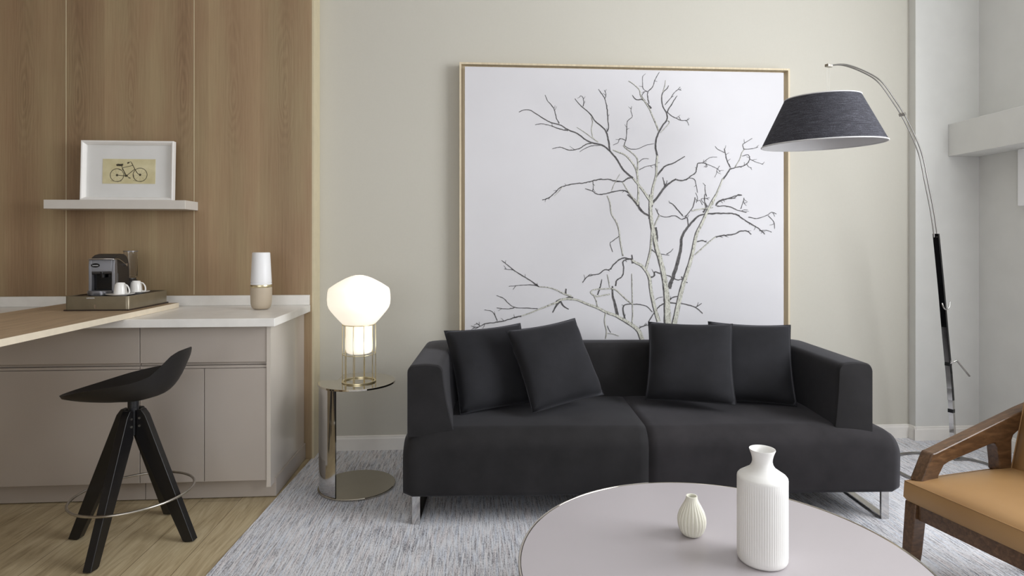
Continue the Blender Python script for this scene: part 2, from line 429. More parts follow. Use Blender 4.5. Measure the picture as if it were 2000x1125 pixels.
# ================================================================== KITCHEN COUNTER
YD = 2.98
cz0, cz1 = .848, .888
bm = BM(); box(bm, -3.3, -.950, 2.925, YW - .001, cz0, cz1)
ct = thing('countertop', 'long white worktop with a low upstand against the wood panelling', 'countertop', (-2.1, 3.2, cz0))
o = obj('worktop', bm, M_counter, ct, bevel=.003); o.location = (2.1, -3.2, -cz0)
bm = BM(); box(bm, -3.3, -.952, YW - .022, YW - .001, cz1 + .0005, .945); o = obj('upstand', bm, M_counter, ct, bevel=.002); o.location = (2.1, -3.2, -cz0)
def cabinet(x0, x1, doors, label, end=False):
    t = thing('base_cabinet', label, 'cabinet', ((x0 + x1) / 2, 3.2, 0), 0, 'taupe lacquer base cabinets')
    off = (-(x0 + x1) / 2, -3.2, 0)
    def part(name, bm, m, parent=t, **k):
        o = obj(name, bm, m, parent, **k); o.location = off if parent is t else (0, 0, 0); return o
    xe = x1 - (.020 if end else 0)
    bm = BM(); box(bm, x0 + .001, xe - .001, YD + .021, YW - .003, .095, cz0 - .001); part('body', bm, M_cab)
    bm = BM(); box(bm, x0 + .001, x1 + (.010 if end else 0) - .002, 3.032, YW - .003, .005, .094); part('plinth', bm, M_cab)
    bm = BM(); box(bm, x0 + .0015, xe - .0015, YD, YD + .020, .673, cz0 - .007); part('drawer', bm, M_cab, bevel=.0015)
    bm = BM(); box(bm, x0 + .0015, xe - .0015, YD + .012, YD + .0205, .660, .6725); box(bm, x0 + .0015, xe - .0015, YD + .002, YD + .0205, .6455, .657)
    part('grip_profile', bm, M_cab)
    for a, b in doors:
        bm = BM(); box(bm, a + .0015, b - .0015, YD, YD + .020, .103, .643); part('door', bm, M_cab, bevel=.0015)
    if end:
        bm = BM(); box(bm, x1 - .0195, x1, YD - .004, YW - .003, .072, cz0 - .001); part('end_panel', bm, M_cabside)
    return t
cabinet(-3.2, -1.592, [(-3.2, -2.40), (-2.40, -1.592)], 'wide taupe lacquer cabinet behind the bar stool, left of the two')
cabinet(-1.592, -.985, [(-1.592, -1.296), (-1.296, -1.005)], 'taupe lacquer cabinet with two doors and the glossy end panel', True)

# bar top that lies across the worktop and runs out of the picture to the left
bz = .889
bt = thing('bar_table', 'ash wood bar top resting on the white worktop, under the coffee tray', 'table', (-1.93, 2.6, bz))
bm = BM(); box(bm, -2.222 + 1.93, -1.632 + 1.93, -1.4, .835, 0, .026); obj('tabletop', bm, M_bar, bt, bevel=.001)
bm = BM(); box(bm, -1.632 + 1.93 + .0005, -1.628 + 1.93, -1.4, .835, 0.0, .0262); obj('edge_band', bm, M_baredge, bt)
bm = BM(); box(bm, -.26, .26, -1.39, -1.35, -bz + .001, -.0005); obj('leg', bm, M_bar, bt, bevel=.002)

# ================================================================== SHELF AND BICYCLE PICTURE
bm = BM(); box(bm, -2.306, -1.575, 3.391, YW - .001, 1.4265, 1.4745)
tag(obj('wall_shelf', bm, M_white, None, bevel=.0012), 'white floating shelf on the wood panelled wall', 'shelf')
pf = thing('framed_picture', 'small white framed bicycle print standing on the wall shelf', 'picture', (-1.913, 3.458, 1.4762))
pf.rotation_euler = (-.035, 0, 0)
W2, Hh, fw = .2445, .329, .020
bm = BM()
def ring_frame(bm, w, h, f, prof):
    """rectangular moulding: prof [(inset, y)] from the outer back edge round to the inner back edge"""
    loops = []
    for ins, y in prof:
        loops.append([(-w + ins, y, ins), (w - ins, y, ins), (w - ins, y, h - ins), (-w + ins, y, h - ins)])
    R = [[bm.verts.new(p) for p in l] for l in loops]
    n = len(R)
    for i in range(n):
        A, B = R[i], R[(i + 1) % n]
        for k in range(4): bm.faces.new((A[k], A[(k + 1) % 4], B[(k + 1) % 4], B[k]))
ring_frame(bm, W2, Hh, fw, [(0, .018), (0, -.010), (.004, -.012), (.010, -.010), (fw - .001, .004), (fw, .006), (fw, .018)])
obj('frame', bm, M_frame_white, pf)
bm = BM(); box(bm, -W2 + .004, W2 - .004, .0125, .0175, .004, Hh - .004)
obj('mat_board', bm, M_mat, pf)
# print: cream sheet with the bicycle drawn on it
bm = BM(); box(bm, -.140, .140, .0110, .0124, .094, .231, 0)
def bz_pt(zx, zy): return ((zx - 868) * .000388, .230 - (zy - 343) * .000388)
def stroke(bm, pts, w, y, mi, closed=False, sub=0, idx=0, w1=None, jit=0):
    P = [Vector((p[0], 0, p[1])) for p in pts]
    if sub: P = smooth_pts(P, sub, closed)
    n = len(P); L = []
    for i in range(n):
        t = ((P[(i + 1) % n] - P[i - 1]) if closed else (P[min(i + 1, n - 1)] - P[max(0, i - 1)]))
        t = t.normalized() if t.length > 0 else Vector((1, 0, 0))
        nn = Vector((-t.z, 0, t.x)); f = i / max(1, n - 1)
        ww = (w if w1 is None else w + (w1 - w) * f) / 2
        c = P[i] + nn * (random.uniform(-1, 1) * jit * ww); a = ww * (1 + random.uniform(-.5, .5) * jit)
        L.append((bm.verts.new((c.x + nn.x * a, y, c.z + nn.z * a)), bm.verts.new((c.x - nn.x * a, y, c.z - nn.z * a))))
    for i in range(n if closed else n - 1):
        A, B = L[i], L[(i + 1) % n]; bm.faces.new((A[0], A[1], B[1], B[0])).material_index = mi
def circ_pts(cx, cy, r, n=36): return [bz_pt(cx + r * math.cos(2 * PI * i / n), cy + r * math.sin(2 * PI * i / n)) for i in range(n)]
yy = .0108
for cx, cy, r in ((705, 572, 92), (1020, 565, 96)):
    stroke(bm, circ_pts(cx, cy, r), .0032, yy, 1, True)
    stroke(bm, circ_pts(cx, cy, 9), .0055, yy - .0001, 1, True)
    for a in range(9):
        an = a * 2 * PI / 9 + .2; stroke(bm, [bz_pt(cx, cy), bz_pt(cx + r * math.cos(an), cy + r * math.sin(an))], .0006, yy + .0001, 2)
for pts, wd in (([(775, 468), (835, 582)], .0036), ([(775, 468), (915, 432)], .0030), ([(838, 578), (945, 484)], .0032), ([(900, 392), (950, 490), (985, 545), (1020, 567)], .0038),
                ([(705, 572), (835, 582)], .0034), ([(770, 480), (800, 520), (815, 575)], .0026), ([(775, 468), (768, 445)], .003), ([(905, 402), (892, 378), (850, 396)], .0028), ([(838, 582), (875, 610)], .0026),
                ([(640, 500), (705, 478), (780, 512)], .0016), ([(925, 540), (938, 610), (960, 640)], .0022)):
    stroke(bm, [bz_pt(*p) for p in pts], wd, yy - .0002, 1)
for pts, wd in (([(694, 430), (715, 420), (750, 424), (786, 418)], .0085), ([(700, 436), (780, 438)], .005), ([(843, 402), (868, 388)], .008), ([(862, 606), (890, 614)], .0050), ([(815, 582), (852, 578)], .0110)):
    stroke(bm, [bz_pt(*p) for p in pts], wd, yy - .0003, 1)
for pts in ([(620, 652), (690, 661), (770, 655)], [(925, 645), (1000, 660), (1080, 648)]): stroke(bm, [bz_pt(*p) for p in pts], .0022, yy, 2)
obj('bicycle_print', bm, [M_print, M_ink, M_ink2], pf)

# ================================================================== TREE PICTURE
fx0, fx1, fz0, fz1 = -.099, 1.929, .42, 2.316
ap = thing('framed_artwork', 'large oak framed picture of a bare branching tree on white, behind the sofa', 'picture', ((fx0 + fx1) / 2, YA, fz0))
aw = (fx1 - fx0) / 2; ah = fz1 - fz0
bm = BM(); ring_frame(bm, aw, ah, .012, [(0, -.003), (0, -.072), (.011, -.072), (.011, -.032), (.05, -.032), (.05, -.003)]); fr = obj('frame', bm, M_artframe, ap)
bm = BM(); box(bm, -aw + .0115, aw - .0115, -.0310, -.006, .0115, ah - .0115); obj('frame_rebate', bm, M_artgap, ap)
TREE = [
('p',15.5,9.9,[1070,1474,1028,1536,986,1590,948,1635]),
('d',9.3,3.4,[948,1635,910,1664,877,1701,847,1750,805,1799,759,1832,701,1846,659,1864,610,1900,568,1916,543,1928,502,1952,452,1964,411,1984,353,2020,320,2038,284,2038,255,2025]),
('d',5,2.8,[498,1960,481,1993,469,2042,448,2074,427,2095,413,2131]),
('d',5,2.8,[551,1918,502,1927,456,1943,419,1953,386,1957,353,1950]),
('d',5.6,2.8,[701,1846,659,1835,618,1810,560,1800,514,1816,489,1816,456,1807]),
('d',4.3,2.5,[759,1832,701,1829,659,1814,622,1791]),
('d',8.7,3.4,[805,1799,801,1840,793,1882,783,1915,764,1939,718,1976,693,2012,668,2037,634,2065,610,2089,593,2111]),
('d',6.2,3.4,[789,1915,797,1939,793,2005,789,2055,776,2113,755,2145,737,2170]),
('d',3.7,2.5,[776,2113,782,2141,772,2166]),
('d',3.7,2.5,[643,2065,647,2094,639,2123,626,2128]),
('p',4.3,2.8,[705,1872,694,1922,701,1971,693,2000]),
('p',5,2.5,[734,1852,693,1880,647,1913,605,1939]),
('d',6.8,3.7,[977,1486,944,1519,919,1548,885,1560,835,1553,793,1543,751,1535,718,1541,701,1555,655,1569]),
('d',6.8,4,[948,1635,919,1635,885,1614,835,1618,793,1626,743,1625,701,1617,651,1604,601,1600,551,1591,502,1574,469,1541,432,1512,395,1500]),
('p',3.7,2.5,[518,1579,494,1550,469,1525]),
('d',3.7,3.1,[701,1617,705,1584,701,1555]),
('p',6.8,5,[982,1478,944,1519,910,1569,885,1610]),
('p',3.7,2.5,[818,1560,835,1601,868,1659]),
('p',11.2,6.2,[977,1474,982,1544,977,1635,961,1701,910,1767,860,1791,826,1804]),
('p',7.4,4.3,[976,1660,977,1743,952,1780,902,1817,889,1833]),
('d',4,2.5,[893,1833,906,1875,910,1933,914,1978,944,2008,935,2041,940,2070]),
('d',3.4,2.5,[906,1862,868,1874,856,1849,826,1834]),
('d',3.4,2.2,[893,1833,927,1813,977,1813,1028,1835,1079,1845]),
('d',3.4,2.5,[982,1731,1011,1752,1045,1753]),
('d',3.4,2.2,[986,1685,1028,1706,1070,1715,1112,1732]),
('p',14.3,10.5,[1062,1474,1070,1571,1090,1648,1094,1726,1098,1772]),
('d',9.3,3.4,[1098,1772,1088,1819,1090,1865,1106,1912,1133,1959,1157,1990,1157,2029,1133,2071,1125,2122,1133,2157,1157,2180,1169,2200]),
('p',6.8,3.7,[1106,1924,1086,1974,1062,2028,1050,2055,1023,2097,995,2135,988,2170,952,2204,921,2223]),
('d',8.7,3.1,[1062,2060,1031,2089,1007,2112,968,2111,944,2138]),
('d',4.7,2.8,[1047,2086,1040,2120,1040,2159,1070,2190,1082,2229,1111,2280]),
('d',3.4,2.2,[1040,2159,1011,2178,1007,2213,1007,2251]),
('d',3.7,2.8,[1023,2105,1003,2135,1023,2163]),
('p',3.4,2.2,[1133,2157,1145,2200,1149,2231]),
('d',3.7,2.5,[1145,2083,1181,2123,1201,2154,1228,2178,1240,2193]),
('d',2.8,2.2,[1228,2178,1248,2172]),
('d',5.6,3.1,[1157,2037,1181,2076,1205,2115,1222,2139]),
('d',4.3,2.5,[1161,2037,1189,2014,1220,1999,1252,1988,1280,1988,1294,1959]),
('d',2.8,2.2,[1232,2011,1244,1990]),
('d',2.8,2.2,[1272,1986,1290,1992]),
('p',4,3.1,[1157,1990,1173,1975,1149,1944,1118,1912]),
('d',8.7,3.4,[1090,1644,1125,1687,1149,1711,1197,1727,1236,1750,1270,1770]),
('d',10.5,7.4,[1070,1485,1102,1524,1137,1571,1173,1606,1216,1632]),
('d',6.2,3.7,[1216,1626,1268,1625,1308,1650,1336,1673,1344,1705,1352,1728,1387,1730,1403,1725]),
('d',3.4,2.5,[1387,1730,1435,1713,1475,1694,1490,1675]),
('d',3.4,2.2,[1387,1736,1427,1764,1471,1768]),
('d',3.1,2.5,[1403,1729,1407,1709,1395,1707]),
('d',4,2.5,[1292,1640,1328,1631,1340,1596,1348,1549]),
('d',6.8,3.7,[1149,1583,1140,1610,1132,1642]),
('d',4.7,3.1,[1137,1579,1153,1602,1159,1622]),
('d',2.8,1.9,[1487,1714,1471,1690,1467,1667,1455,1643]),
('p',9.9,7.4,[1439,1475,1467,1542,1491,1597,1507,1636]),
('d',8.7,5.6,[1507,1632,1523,1652,1555,1699]),
('d',5.6,3.4,[1555,1703,1531,1753,1519,1808,1515,1819]),
('d',3.4,2.2,[1517,1796,1475,1815,1459,1834]),
('d',5,3.1,[1555,1695,1596,1707,1636,1715,1668,1739,1676,1762,1672,1778,1660,1784,1628,1774]),
('p',4.7,3.1,[1584,1707,1604,1738,1616,1762,1628,1797,1644,1817]),
('d',3.4,2.2,[1640,1817,1692,1821,1729,1832]),
('d',3.7,2.5,[1640,1817,1632,1844,1652,1860,1692,1884]),
('d',3.1,1.9,[1676,1758,1708,1743,1761,1725]),
('d',2.8,1.9,[1656,1731,1668,1711,1688,1704]),
('d',5.6,3.1,[1467,1479,1491,1499,1531,1511,1580,1519,1604,1539,1628,1535]),
('d',4,2.5,[1405,1526,1395,1565,1397,1596]),
('d',3.1,2.5,[1387,1487,1371,1510,1403,1514,1423,1518]),
('d',2.8,2.2,[1340,1487,1348,1518,1336,1549]),
('d',2.8,2.2,[1640,1519,1640,1488,1660,1492]),
('d',3.1,2.2,[1379,1475,1363,1502,1340,1494]),
('p',24.8,15.5,[1004,653,983,708,941,745,891,775,841,804]),
('p',15.5,9.9,[841,804,782,825,724,854,665,875,616,896,574,905]),
('p',12.4,5.6,[574,905,533,905,500,897,483,885,450,873,409,857,368,841,318,821,269,805]),
('d',6.2,3.1,[269,805,220,793,163,777,106,767,57,762,16,742,-8,730]),
('d',15.5,9.3,[582,909,558,913,533,905,500,900,479,889]),
('p',8.1,4.3,[574,921,524,938,483,959,434,975,376,980]),
('d',4.3,2.8,[376,980,335,991,269,989,195,983]),
('d',2.8,2.2,[236,985,220,964]),
('d',5.3,2.8,[368,988,318,1021,269,1050,220,1083,187,1111,151,1138]),
('d',3.1,2.2,[220,1081,191,1084,167,1087]),
('d',4,2.8,[368,849,302,852,228,858,187,887,163,912,122,928]),
('d',5,2.5,[228,856,187,848,122,855]),
('d',4,2.5,[126,777,114,806,93,835,49,843]),
('d',3.4,2.5,[12,742,-8,742,-28,749]),
('d',3.4,2.5,[24,748,12,758,0,766]),
('d',12.4,4.3,[500,893,479,864,458,824]),
('d',9.3,3.7,[504,893,524,864,556,843]),
('d',9.3,5.6,[537,930,539,967]),
('d',17.1,9.3,[853,804,837,874,824,924,822,982]),
('p',6.8,6.2,[807,932,774,928,736,920,711,925,690,945,715,962,782,965,824,965,857,948,899,907,941,873]),
('p',5.6,3.7,[711,920,724,891,732,842]),
('d',6.2,3.7,[732,929,749,982,757,1023]),
('p',4.3,3.1,[807,973,791,1052]),
('d',8.1,4.3,[899,783,887,833,895,866,941,873]),
('d',4.3,3.7,[941,871,992,869,1034,856,1068,823]),
('p',5.6,3.7,[941,749,946,807,943,956,941,1056]),
('d',6.2,5,[841,982,849,1015,883,1043,891,1089,887,1130,916,1143,941,1147]),
('d',4,6.2,[640,1003,665,1036,699,1048,740,1056,774,1081,803,1081,832,1114,866,1143,899,1151,941,1142]),
('p',12.4,21.7,[941,1138,967,1122,1000,1105,1034,1064,1051,1022,1059,956,1072,889,1089,823,1106,764]),
('d',10.8,4.7,[948,1118,941,1171]),
('d',3.1,2.5,[665,1036,686,1052,707,1048]),
('p',5,6.8,[791,1527,807,1485,816,1419,845,1370,862,1320,870,1254,887,1163]),
('d',3.7,2.5,[862,1283,824,1254,807,1238,824,1188]),
('p',6.2,3.7,[782,825,774,767,786,710,780,664]),
('d',3.1,2.5,[791,742,799,722,811,701]),
('p',3.1,2.5,[782,697,824,693,862,680]),
('d',5,3.4,[979,720,1009,736,1051,744]),
('p',40.3,27.9,[1163,739,1159,830,1155,913,1146,997]),
('p',27.9,20.2,[1146,997,1134,1063,1117,1138,1095,1204,1079,1287,1062,1370,1055,1453]),
('p',17.1,15.5,[1055,1453,1055,1495,1057,1536]),
('d',15.5,12.4,[1087,1337,1094,1296,1097,1250]),
('d',9.3,6.8,[1049,1387,1055,1437,1074,1487,1112,1537]),
('d',23.2,15.5,[1172,971,1197,1038,1223,1121,1244,1204,1248,1271]),
('d',15.5,7.4,[1248,1271,1274,1321,1316,1371,1359,1409,1419,1421]),
('d',7.4,4.3,[1419,1421,1479,1423,1556,1423,1599,1413,1642,1384,1685,1359,1728,1334,1772,1296]),
('p',27.9,18.6,[1201,743,1223,846,1248,954,1274,1038,1308,1146,1325,1221]),
('p',18.6,12.4,[1325,1221,1342,1296,1376,1363,1402,1421,1436,1488,1466,1538]),
('p',6.2,5.6,[1333,1171,1376,1208,1419,1246,1461,1279]),
('d',7.4,4.3,[1461,1279,1513,1288,1573,1294,1616,1313,1659,1315,1685,1294]),
('d',6.2,3.7,[1346,1250,1376,1256,1406,1247]),
('d',6.8,3.7,[1461,1471,1487,1501,1539,1514,1590,1531,1625,1535]),
('d',5.6,3.4,[1470,1467,1521,1468,1564,1459,1599,1443,1655,1430]),
('d',3.1,2.2,[1620,1451,1633,1489,1642,1514]),
('d',2.8,2.2,[1625,1439,1642,1445,1664,1445]),
('d',4,2.8,[1668,1401,1720,1393,1780,1410,1815,1431,1845,1421]),
('d',3.4,2.2,[1793,1410,1828,1372,1834,1330]),
('d',3.4,2.5,[1737,1317,1780,1320,1815,1309]),
('p',7.4,4.3,[1312,1438,1376,1450,1444,1459]),
('d',3.7,3.4,[1333,1521,1320,1463,1282,1412,1269,1387]),
('d',6.2,3.1,[1403,1463,1393,1488,1393,1538]),
('d',7.8,6.2,[1384,1429,1400,1455,1410,1471]),
('d',4.3,3.1,[1291,1350,1282,1396,1248,1387,1206,1408,1155,1400,1112,1412,1087,1453]),
('d',5,3.4,[1257,1408,1227,1441,1193,1479,1176,1485]),
('p',6.2,4.7,[1112,1412,1091,1370,1079,1341]),
('d',8.7,6.8,[1057,1403,1011,1428,986,1453,982,1490]),
('d',8.1,6.8,[1011,1428,973,1474,944,1511,914,1535]),
('p',9.3,14,[1066,1337,1062,1262,1053,1179,1028,1088]),
('d',4,2.8,[1057,1209,1095,1179,1129,1174,1172,1167]),
('d',3.4,1.9,[1155,1175,1180,1188,1197,1208]),
('d',7.4,4.3,[1049,1030,1079,1043,1083,1067,1121,1055,1172,1042]),
('d',4.3,3.7,[1172,1042,1223,1017,1248,1021,1286,1000]),
('d',6.8,5,[1248,1038,1269,1004]),
('d',7.4,3.7,[1163,884,1197,913,1248,917]),
('d',5.6,4,[1167,880,1121,864,1087,831,1045,765]),
('d',5.6,3.4,[1167,878,1257,871,1333,850,1380,812]),
('d',4,2.8,[1333,850,1352,858,1374,874]),
('d',3.1,2.5,[1087,897,1108,910,1134,914]),
('d',6.2,3.7,[1091,831,1102,797,1108,764]),
('d',5.6,3.7,[990,732,1011,736,1036,752]),
('d',12.4,9.3,[1176,963,1180,988,1193,1005])]

cx0 = (fx0 + fx1) / 2
bm = BM(); box(bm, -.067 - cx0, 1.892 - cx0, -.066, -.0315, .035, 2.2915 - fz0, 0)
yy = -.0664; n = 0
for st, w0, w1, pts in TREE:
    P = [(pts[i] / 1000 - cx0, pts[i + 1] / 1000 - fz0) for i in range(0, len(pts), 2)]
    n += 1; y = yy - n * .000012
    w0 /= 1000; w1 /= 1000
    if st == 'd' and w0 < .014: w0 *= 1.28; w1 *= 1.28
    if st == 'p': w0 *= 1.15; w1 *= 1.12
    rough = 1 if w0 < .010 else .45
    if st == 'd':
        stroke(bm, P, w0, y, 1, sub=5, w1=w1, jit=.40 * rough)
        for i in range(len(P) - 1):                       # short spurs along the twigs
            if random.random() < .38 and w0 < .011:
                a = Vector(P[i]).lerp(Vector(P[i + 1]), random.random()); d = (Vector(P[i + 1]) - Vector(P[i])).normalized()
                d = Matrix.Rotation(random.choice((-1, 1)) * random.uniform(.5, 1.3), 2) @ d; l = random.uniform(.012, .03)
                stroke(bm, [a, a + d * l * .5, a + d * l + Vector((random.uniform(-.006, .006), random.uniform(-.004, .006)))], .0034, y, 1, w1=.0016)
    else:
        stroke(bm, P, w0 * 1.02, y, 1, sub=5, w1=w1 * 1.02, jit=.16 * rough)
        P2 = [(x + w0 * .07, z + w0 * .04) for x, z in P]
        stroke(bm, P2, w0 * .84, y - .002, 2, sub=5, w1=w1 * .76, jit=.22 * rough)
cv = obj('canvas', bm, [M_canvas, M_twig, M_bark], ap)

# ================================================================== SOFA
sofa = thing('sofa', 'wide charcoal velvet two-section sofa on chrome sled legs', 'sofa', (.786, 2.622, .004), -.0436)
def rrect(x0, x1, z0, z1, r, seg=5, rs=None):
    """rounded rectangle in (a, z), counter-clockwise from the bottom left; rs gives a radius per corner bl, br, tr, tl"""
    rs = rs or (r, r, r, r); out = []
    for (cx, cz, a0), rr in zip(((x0, z0, PI), (x1, z0, 1.5 * PI), (x1, z1, 0), (x0, z1, .5 * PI)), rs):
        ox = cx + (rr if cx == x0 else -rr); oz = cz + (rr if cz == z0 else -rr)
        for k in range(seg + 1):
            a = a0 + k / seg * PI / 2; out.append((ox + rr * math.cos(a), oz + rr * math.sin(a)))
    return out
# seat base, two halves meeting at the seam: cross-section in (y, z) swept along x
SX = -.028
def seat_half(x0, x1, outer):
    bm = BM(); loops = []
    n = 26
    for i in range(n + 1):
        f = i / n; x = x0 + (x1 - x0) * f
        d = abs(x - outer); e = min(1, d / .026); ins = (1 - math.sqrt(max(0, 1 - (1 - e) ** 2))) * .024     # rounding of the outer end
        s = abs(x - SX); crease = .0028 * math.exp(-(s / .007) ** 2)
        crown = .012 * math.sin(PI * min(1, abs(x) / 1.1)) 
        drop = .034 * max(0, min(1, (abs(x) - .90) / .20)) ** 1.6
        y0, y1, z0, z1 = -.012 + ins + crease, .715 - ins, .128 + ins * .25, .418 - ins * .7 - crease - drop
        prof = rrect(y0, y1, z0, z1, .05, 7, rs=(.022, .02, .05, .078))
        out = []
        for a, z in prof:
            if z > z0 + .15 and a < .6: z += crown * math.sin(PI * max(0, min(1, (a - y0 - .02) / .62)))
            if a < y0 + .05: a -= .006 * math.sin(PI * (z - z0) / (z1 - z0))
            out.append((x, a, z))
        loops.append(out)
    loft(bm, loops)
    return bm
obj('seat', seat_half(-1.108, SX - .0003, -1.108), M_velvet, sofa, smooth='all')
obj('seat', seat_half(SX + .0003, 1.108, 1.108), M_velvet2, sofa, smooth='all')
# arms and back: cross-sections standing across a U-shaped path
def arm_profile(o, it, ib, z0=.385, z1=.700, r=.032):
    """o outer point, it inner point at the top, ib inner point at seat level (plan x, y)"""
    o, it, ib = Vector(o), Vector(it), Vector(ib); out = []
    d = (it - o); L = d.length; d.normalize()
    def P(base, along, z): q = base + d * along; return (q.x, q.y, z)
    out.append(P(o, 0, z0))
    for k in range(4): out.append(P(o, 0, z0 + (z1 - r - z0) * (k + 1) / 5))
    for k in range(6):
        a = PI - k / 5 * PI / 2; out.append(P(o, r + r * math.cos(a), z1 - r + r * math.sin(a)))
    for k in range(1, 4): out.append(P(o, r + (L - 2 * r) * k / 4, z1 + .004 * math.sin(PI * k / 4)))
    for k in range(6):
        a = PI / 2 - k / 5 * PI / 2; out.append(P(o, L - r + r * math.cos(a), z1 - r + r * math.sin(a)))
    top = it
    for k in range(1, 7):
        f = k / 6; q = it.lerp(ib, f * f * .55 + f * .45); out.append((q.x, q.y, z1 - r + (z0 - z1 + r) * f))
    return out
def arc(cx, cy, rx, ry, a0, a1, n): return [(cx + rx * math.cos(a0 + (a1 - a0) * i / n), cy + ry * math.sin(a0 + (a1 - a0) * i / n)) for i in range(n + 1)]
def polyline(pts, n):
    P = [Vector(p) for p in pts]; D = [0]
    for a, b in zip(P, P[1:]): D.append(D[-1] + (b - a).length)
    out = []
    for i in range(n + 1):
        t = D[-1] * i / n; j = max(k for k in range(len(D)) if D[k] <= t + 1e-9); j = min(j, len(P) - 2)
        out.append(P[j].lerp(P[j + 1], (t - D[j]) / max(1e-9, D[j + 1] - D[j])))
    return out
def side(sgn, ox, itx, ibx):
    # path from the arm's front round the back corner to the middle seam
    outer = [(ox, .018)] + arc(ox - sgn * .07, .728 - .07, .07 * sgn, .07, 0, PI / 2, 6) + [(SX, .728)]
    inner = [(itx, .018)] + [(itx + sgn * .0, .38)] + arc(itx - sgn * .12, .585 - .13, .12 * sgn, .13, 0, PI / 2, 10) + [(SX, .585)]
    inb = [(ibx, .030)] + [(ibx + sgn * .03, .34)] + arc(ibx - sgn * .09, .568 - .13, .12 * sgn, .13, 0, PI / 2, 10) + [(SX, .568)]
    n = 44
    # match by angle: split at the corner so that sections stay across the path
    def two(pl, split):
        a, b = pl[:split], pl[split - 1:]
        return polyline(a, 20) + polyline(b, n - 20)[1:]
    return two(outer, 5), two(inner, 8), two(inb, 8)
for sgn, ox, itx, ibx in ((-1, -1.092, -.935, -.880), (1, .992, .838, .822)):
    O, I, B = side(sgn, ox, itx, ibx)
    secs = [arm_profile(o, i, b) for o, i, b in zip(O, I, B)]
    # soft front edge
    c = Vector((0, 0, 0))
    for q in secs[0]: c += Vector(q)
    c /= len(secs[0])
    def shrink(sec, k, dy): return [tuple(Vector((c.x, q[1], c.z)).lerp(Vector(q), 0) if False else Vector((c.x + (q[0] - c.x) * (1 - k), q[1] + dy, q[2] - (k * .5 if q[2] > .45 else 0) * (q[2] - .405)))) for q in sec]
    front = [shrink(secs[0], .10, -.0), shrink(secs[0], .035, .001)]
    secs = [front[0], front[1]] + [[(q[0], q[1] + .010, q[2]) for q in secs[0]]] + secs[1:]
    cut = 24
    bm = BM(); loft(bm, secs[:cut]); obj('armrest', bm, M_velvet, sofa, smooth=50)
    bm = BM(); loft(bm, secs[cut - 1:]); obj('backrest', bm, M_velvet, sofa, smooth=50)
for sx in (-1.052, 1.046):
    bm = BM(); w = .017
    box(bm, sx - w, sx + w, .018, .030, .012, .127); box(bm, sx - w, sx + w, .018, .66, 0, .012); box(bm, sx - w, sx + w, .648, .66, .012, .127)
    obj('leg', bm, M_chrome, sofa)

# cushions
def cushion(name, pos, yaw, lean, roll, s, label, seed, th=.135):
    rnd = random.Random(seed); bm = BM(); N = 22; t0 = [[], []]
    ph = [rnd.uniform(0, 6) for _ in range(6)]
    grid = {}
    for side_ in (0, 1):
        for i in range(N + 1):
            for j in range(N + 1):
                u, v = -1 + 2 * i / N, -1 + 2 * j / N
                if side_ and (i in (0, N) or j in (0, N)): grid[(1, i, j)] = grid[(0, i, j)]; continue
                pin = 1 - .058 * (1 - v * v) * abs(u) ** 2; pin2 = 1 - .058 * (1 - u * u) * abs(v) ** 2
                x = u * s / 2 * pin; z = v * s / 2 * pin2
                b = ((1 - u ** 4) * (1 - v ** 4)) ** .55
                wr = .006 * math.sin(5 * u + ph[0] + 3 * v) * (1 - b) + .004 * math.sin(9 * v + ph[1] - 4 * u) * abs(u)
                y = (th / 2 * b * (1 + .10 * math.sin(2 * u + ph[2]) * (1 - v)) + wr * b) * (-1 if side_ == 0 else 1)
                # sagging lower edge
                grid[(side_, i, j)] = bm.verts.new((x, y, z - .006 * (1 - v) * (1 - u * u) * .5))
    for side_ in (0, 1):
        for i in range(N):
            for j in range(N):
                q = [grid[(side_, i, j)], grid[(side_, i + 1, j)], grid[(side_, i + 1, j + 1)], grid[(side_, i, j + 1)]]
                bm.faces.new(q if side_ == 0 else q[::-1])
    R = Matrix.Rotation(yaw, 4, 'Z') @ Matrix.Rotation(lean, 4, 'X') @ Matrix.Rotation(roll, 4, 'Y')
    t = thing(name, label, 'cushion', pos, 0, 'charcoal cushions on the sofa'); t.matrix_world = Matrix.Translation(pos) @ R
    obj('cover', bm, M_cushion, t, smooth='all')
    # piped seam round the edge
    bm = BM(); e = []
    for k in range(4):
        for i in range(N):
            f = -1 + 2 * i / N; u, v = ((f, -1), (1, f), (-f, 1), (-1, -f))[k]
            pin = 1 - .058 * (1 - v * v) * abs(u) ** 2; pin2 = 1 - .058 * (1 - u * u) * abs(v) ** 2
            e.append((u * s / 2 * pin, 0, v * s / 2 * pin2 - .006 * (1 - v) * (1 - u * u) * .5))
    tube(bm, e, .0022, 6, closed=True); obj('piping', bm, M_cushion, t, smooth='all')
    return t
cushion('throw_pillow', (.080, 3.052, .622), .342, -.519, -.04, .425, 'charcoal cushion against the left arm of the sofa, partly covered', 1)
cushion('throw_pillow', (.391, 2.985, .648), .401, -.523, -.096, .418, 'tilted charcoal cushion overlapping the one by the left arm', 2)
cushion('throw_pillow', (1.085, 3.01, .642), -.370, -.573, -.015, .428, 'charcoal cushion right of the sofa middle, in front of its neighbour', 3)
cushion('throw_pillow', (1.424, 3.050, .624), -.262, -.40, .019, .416, 'charcoal cushion in the right corner of the sofa', 4)

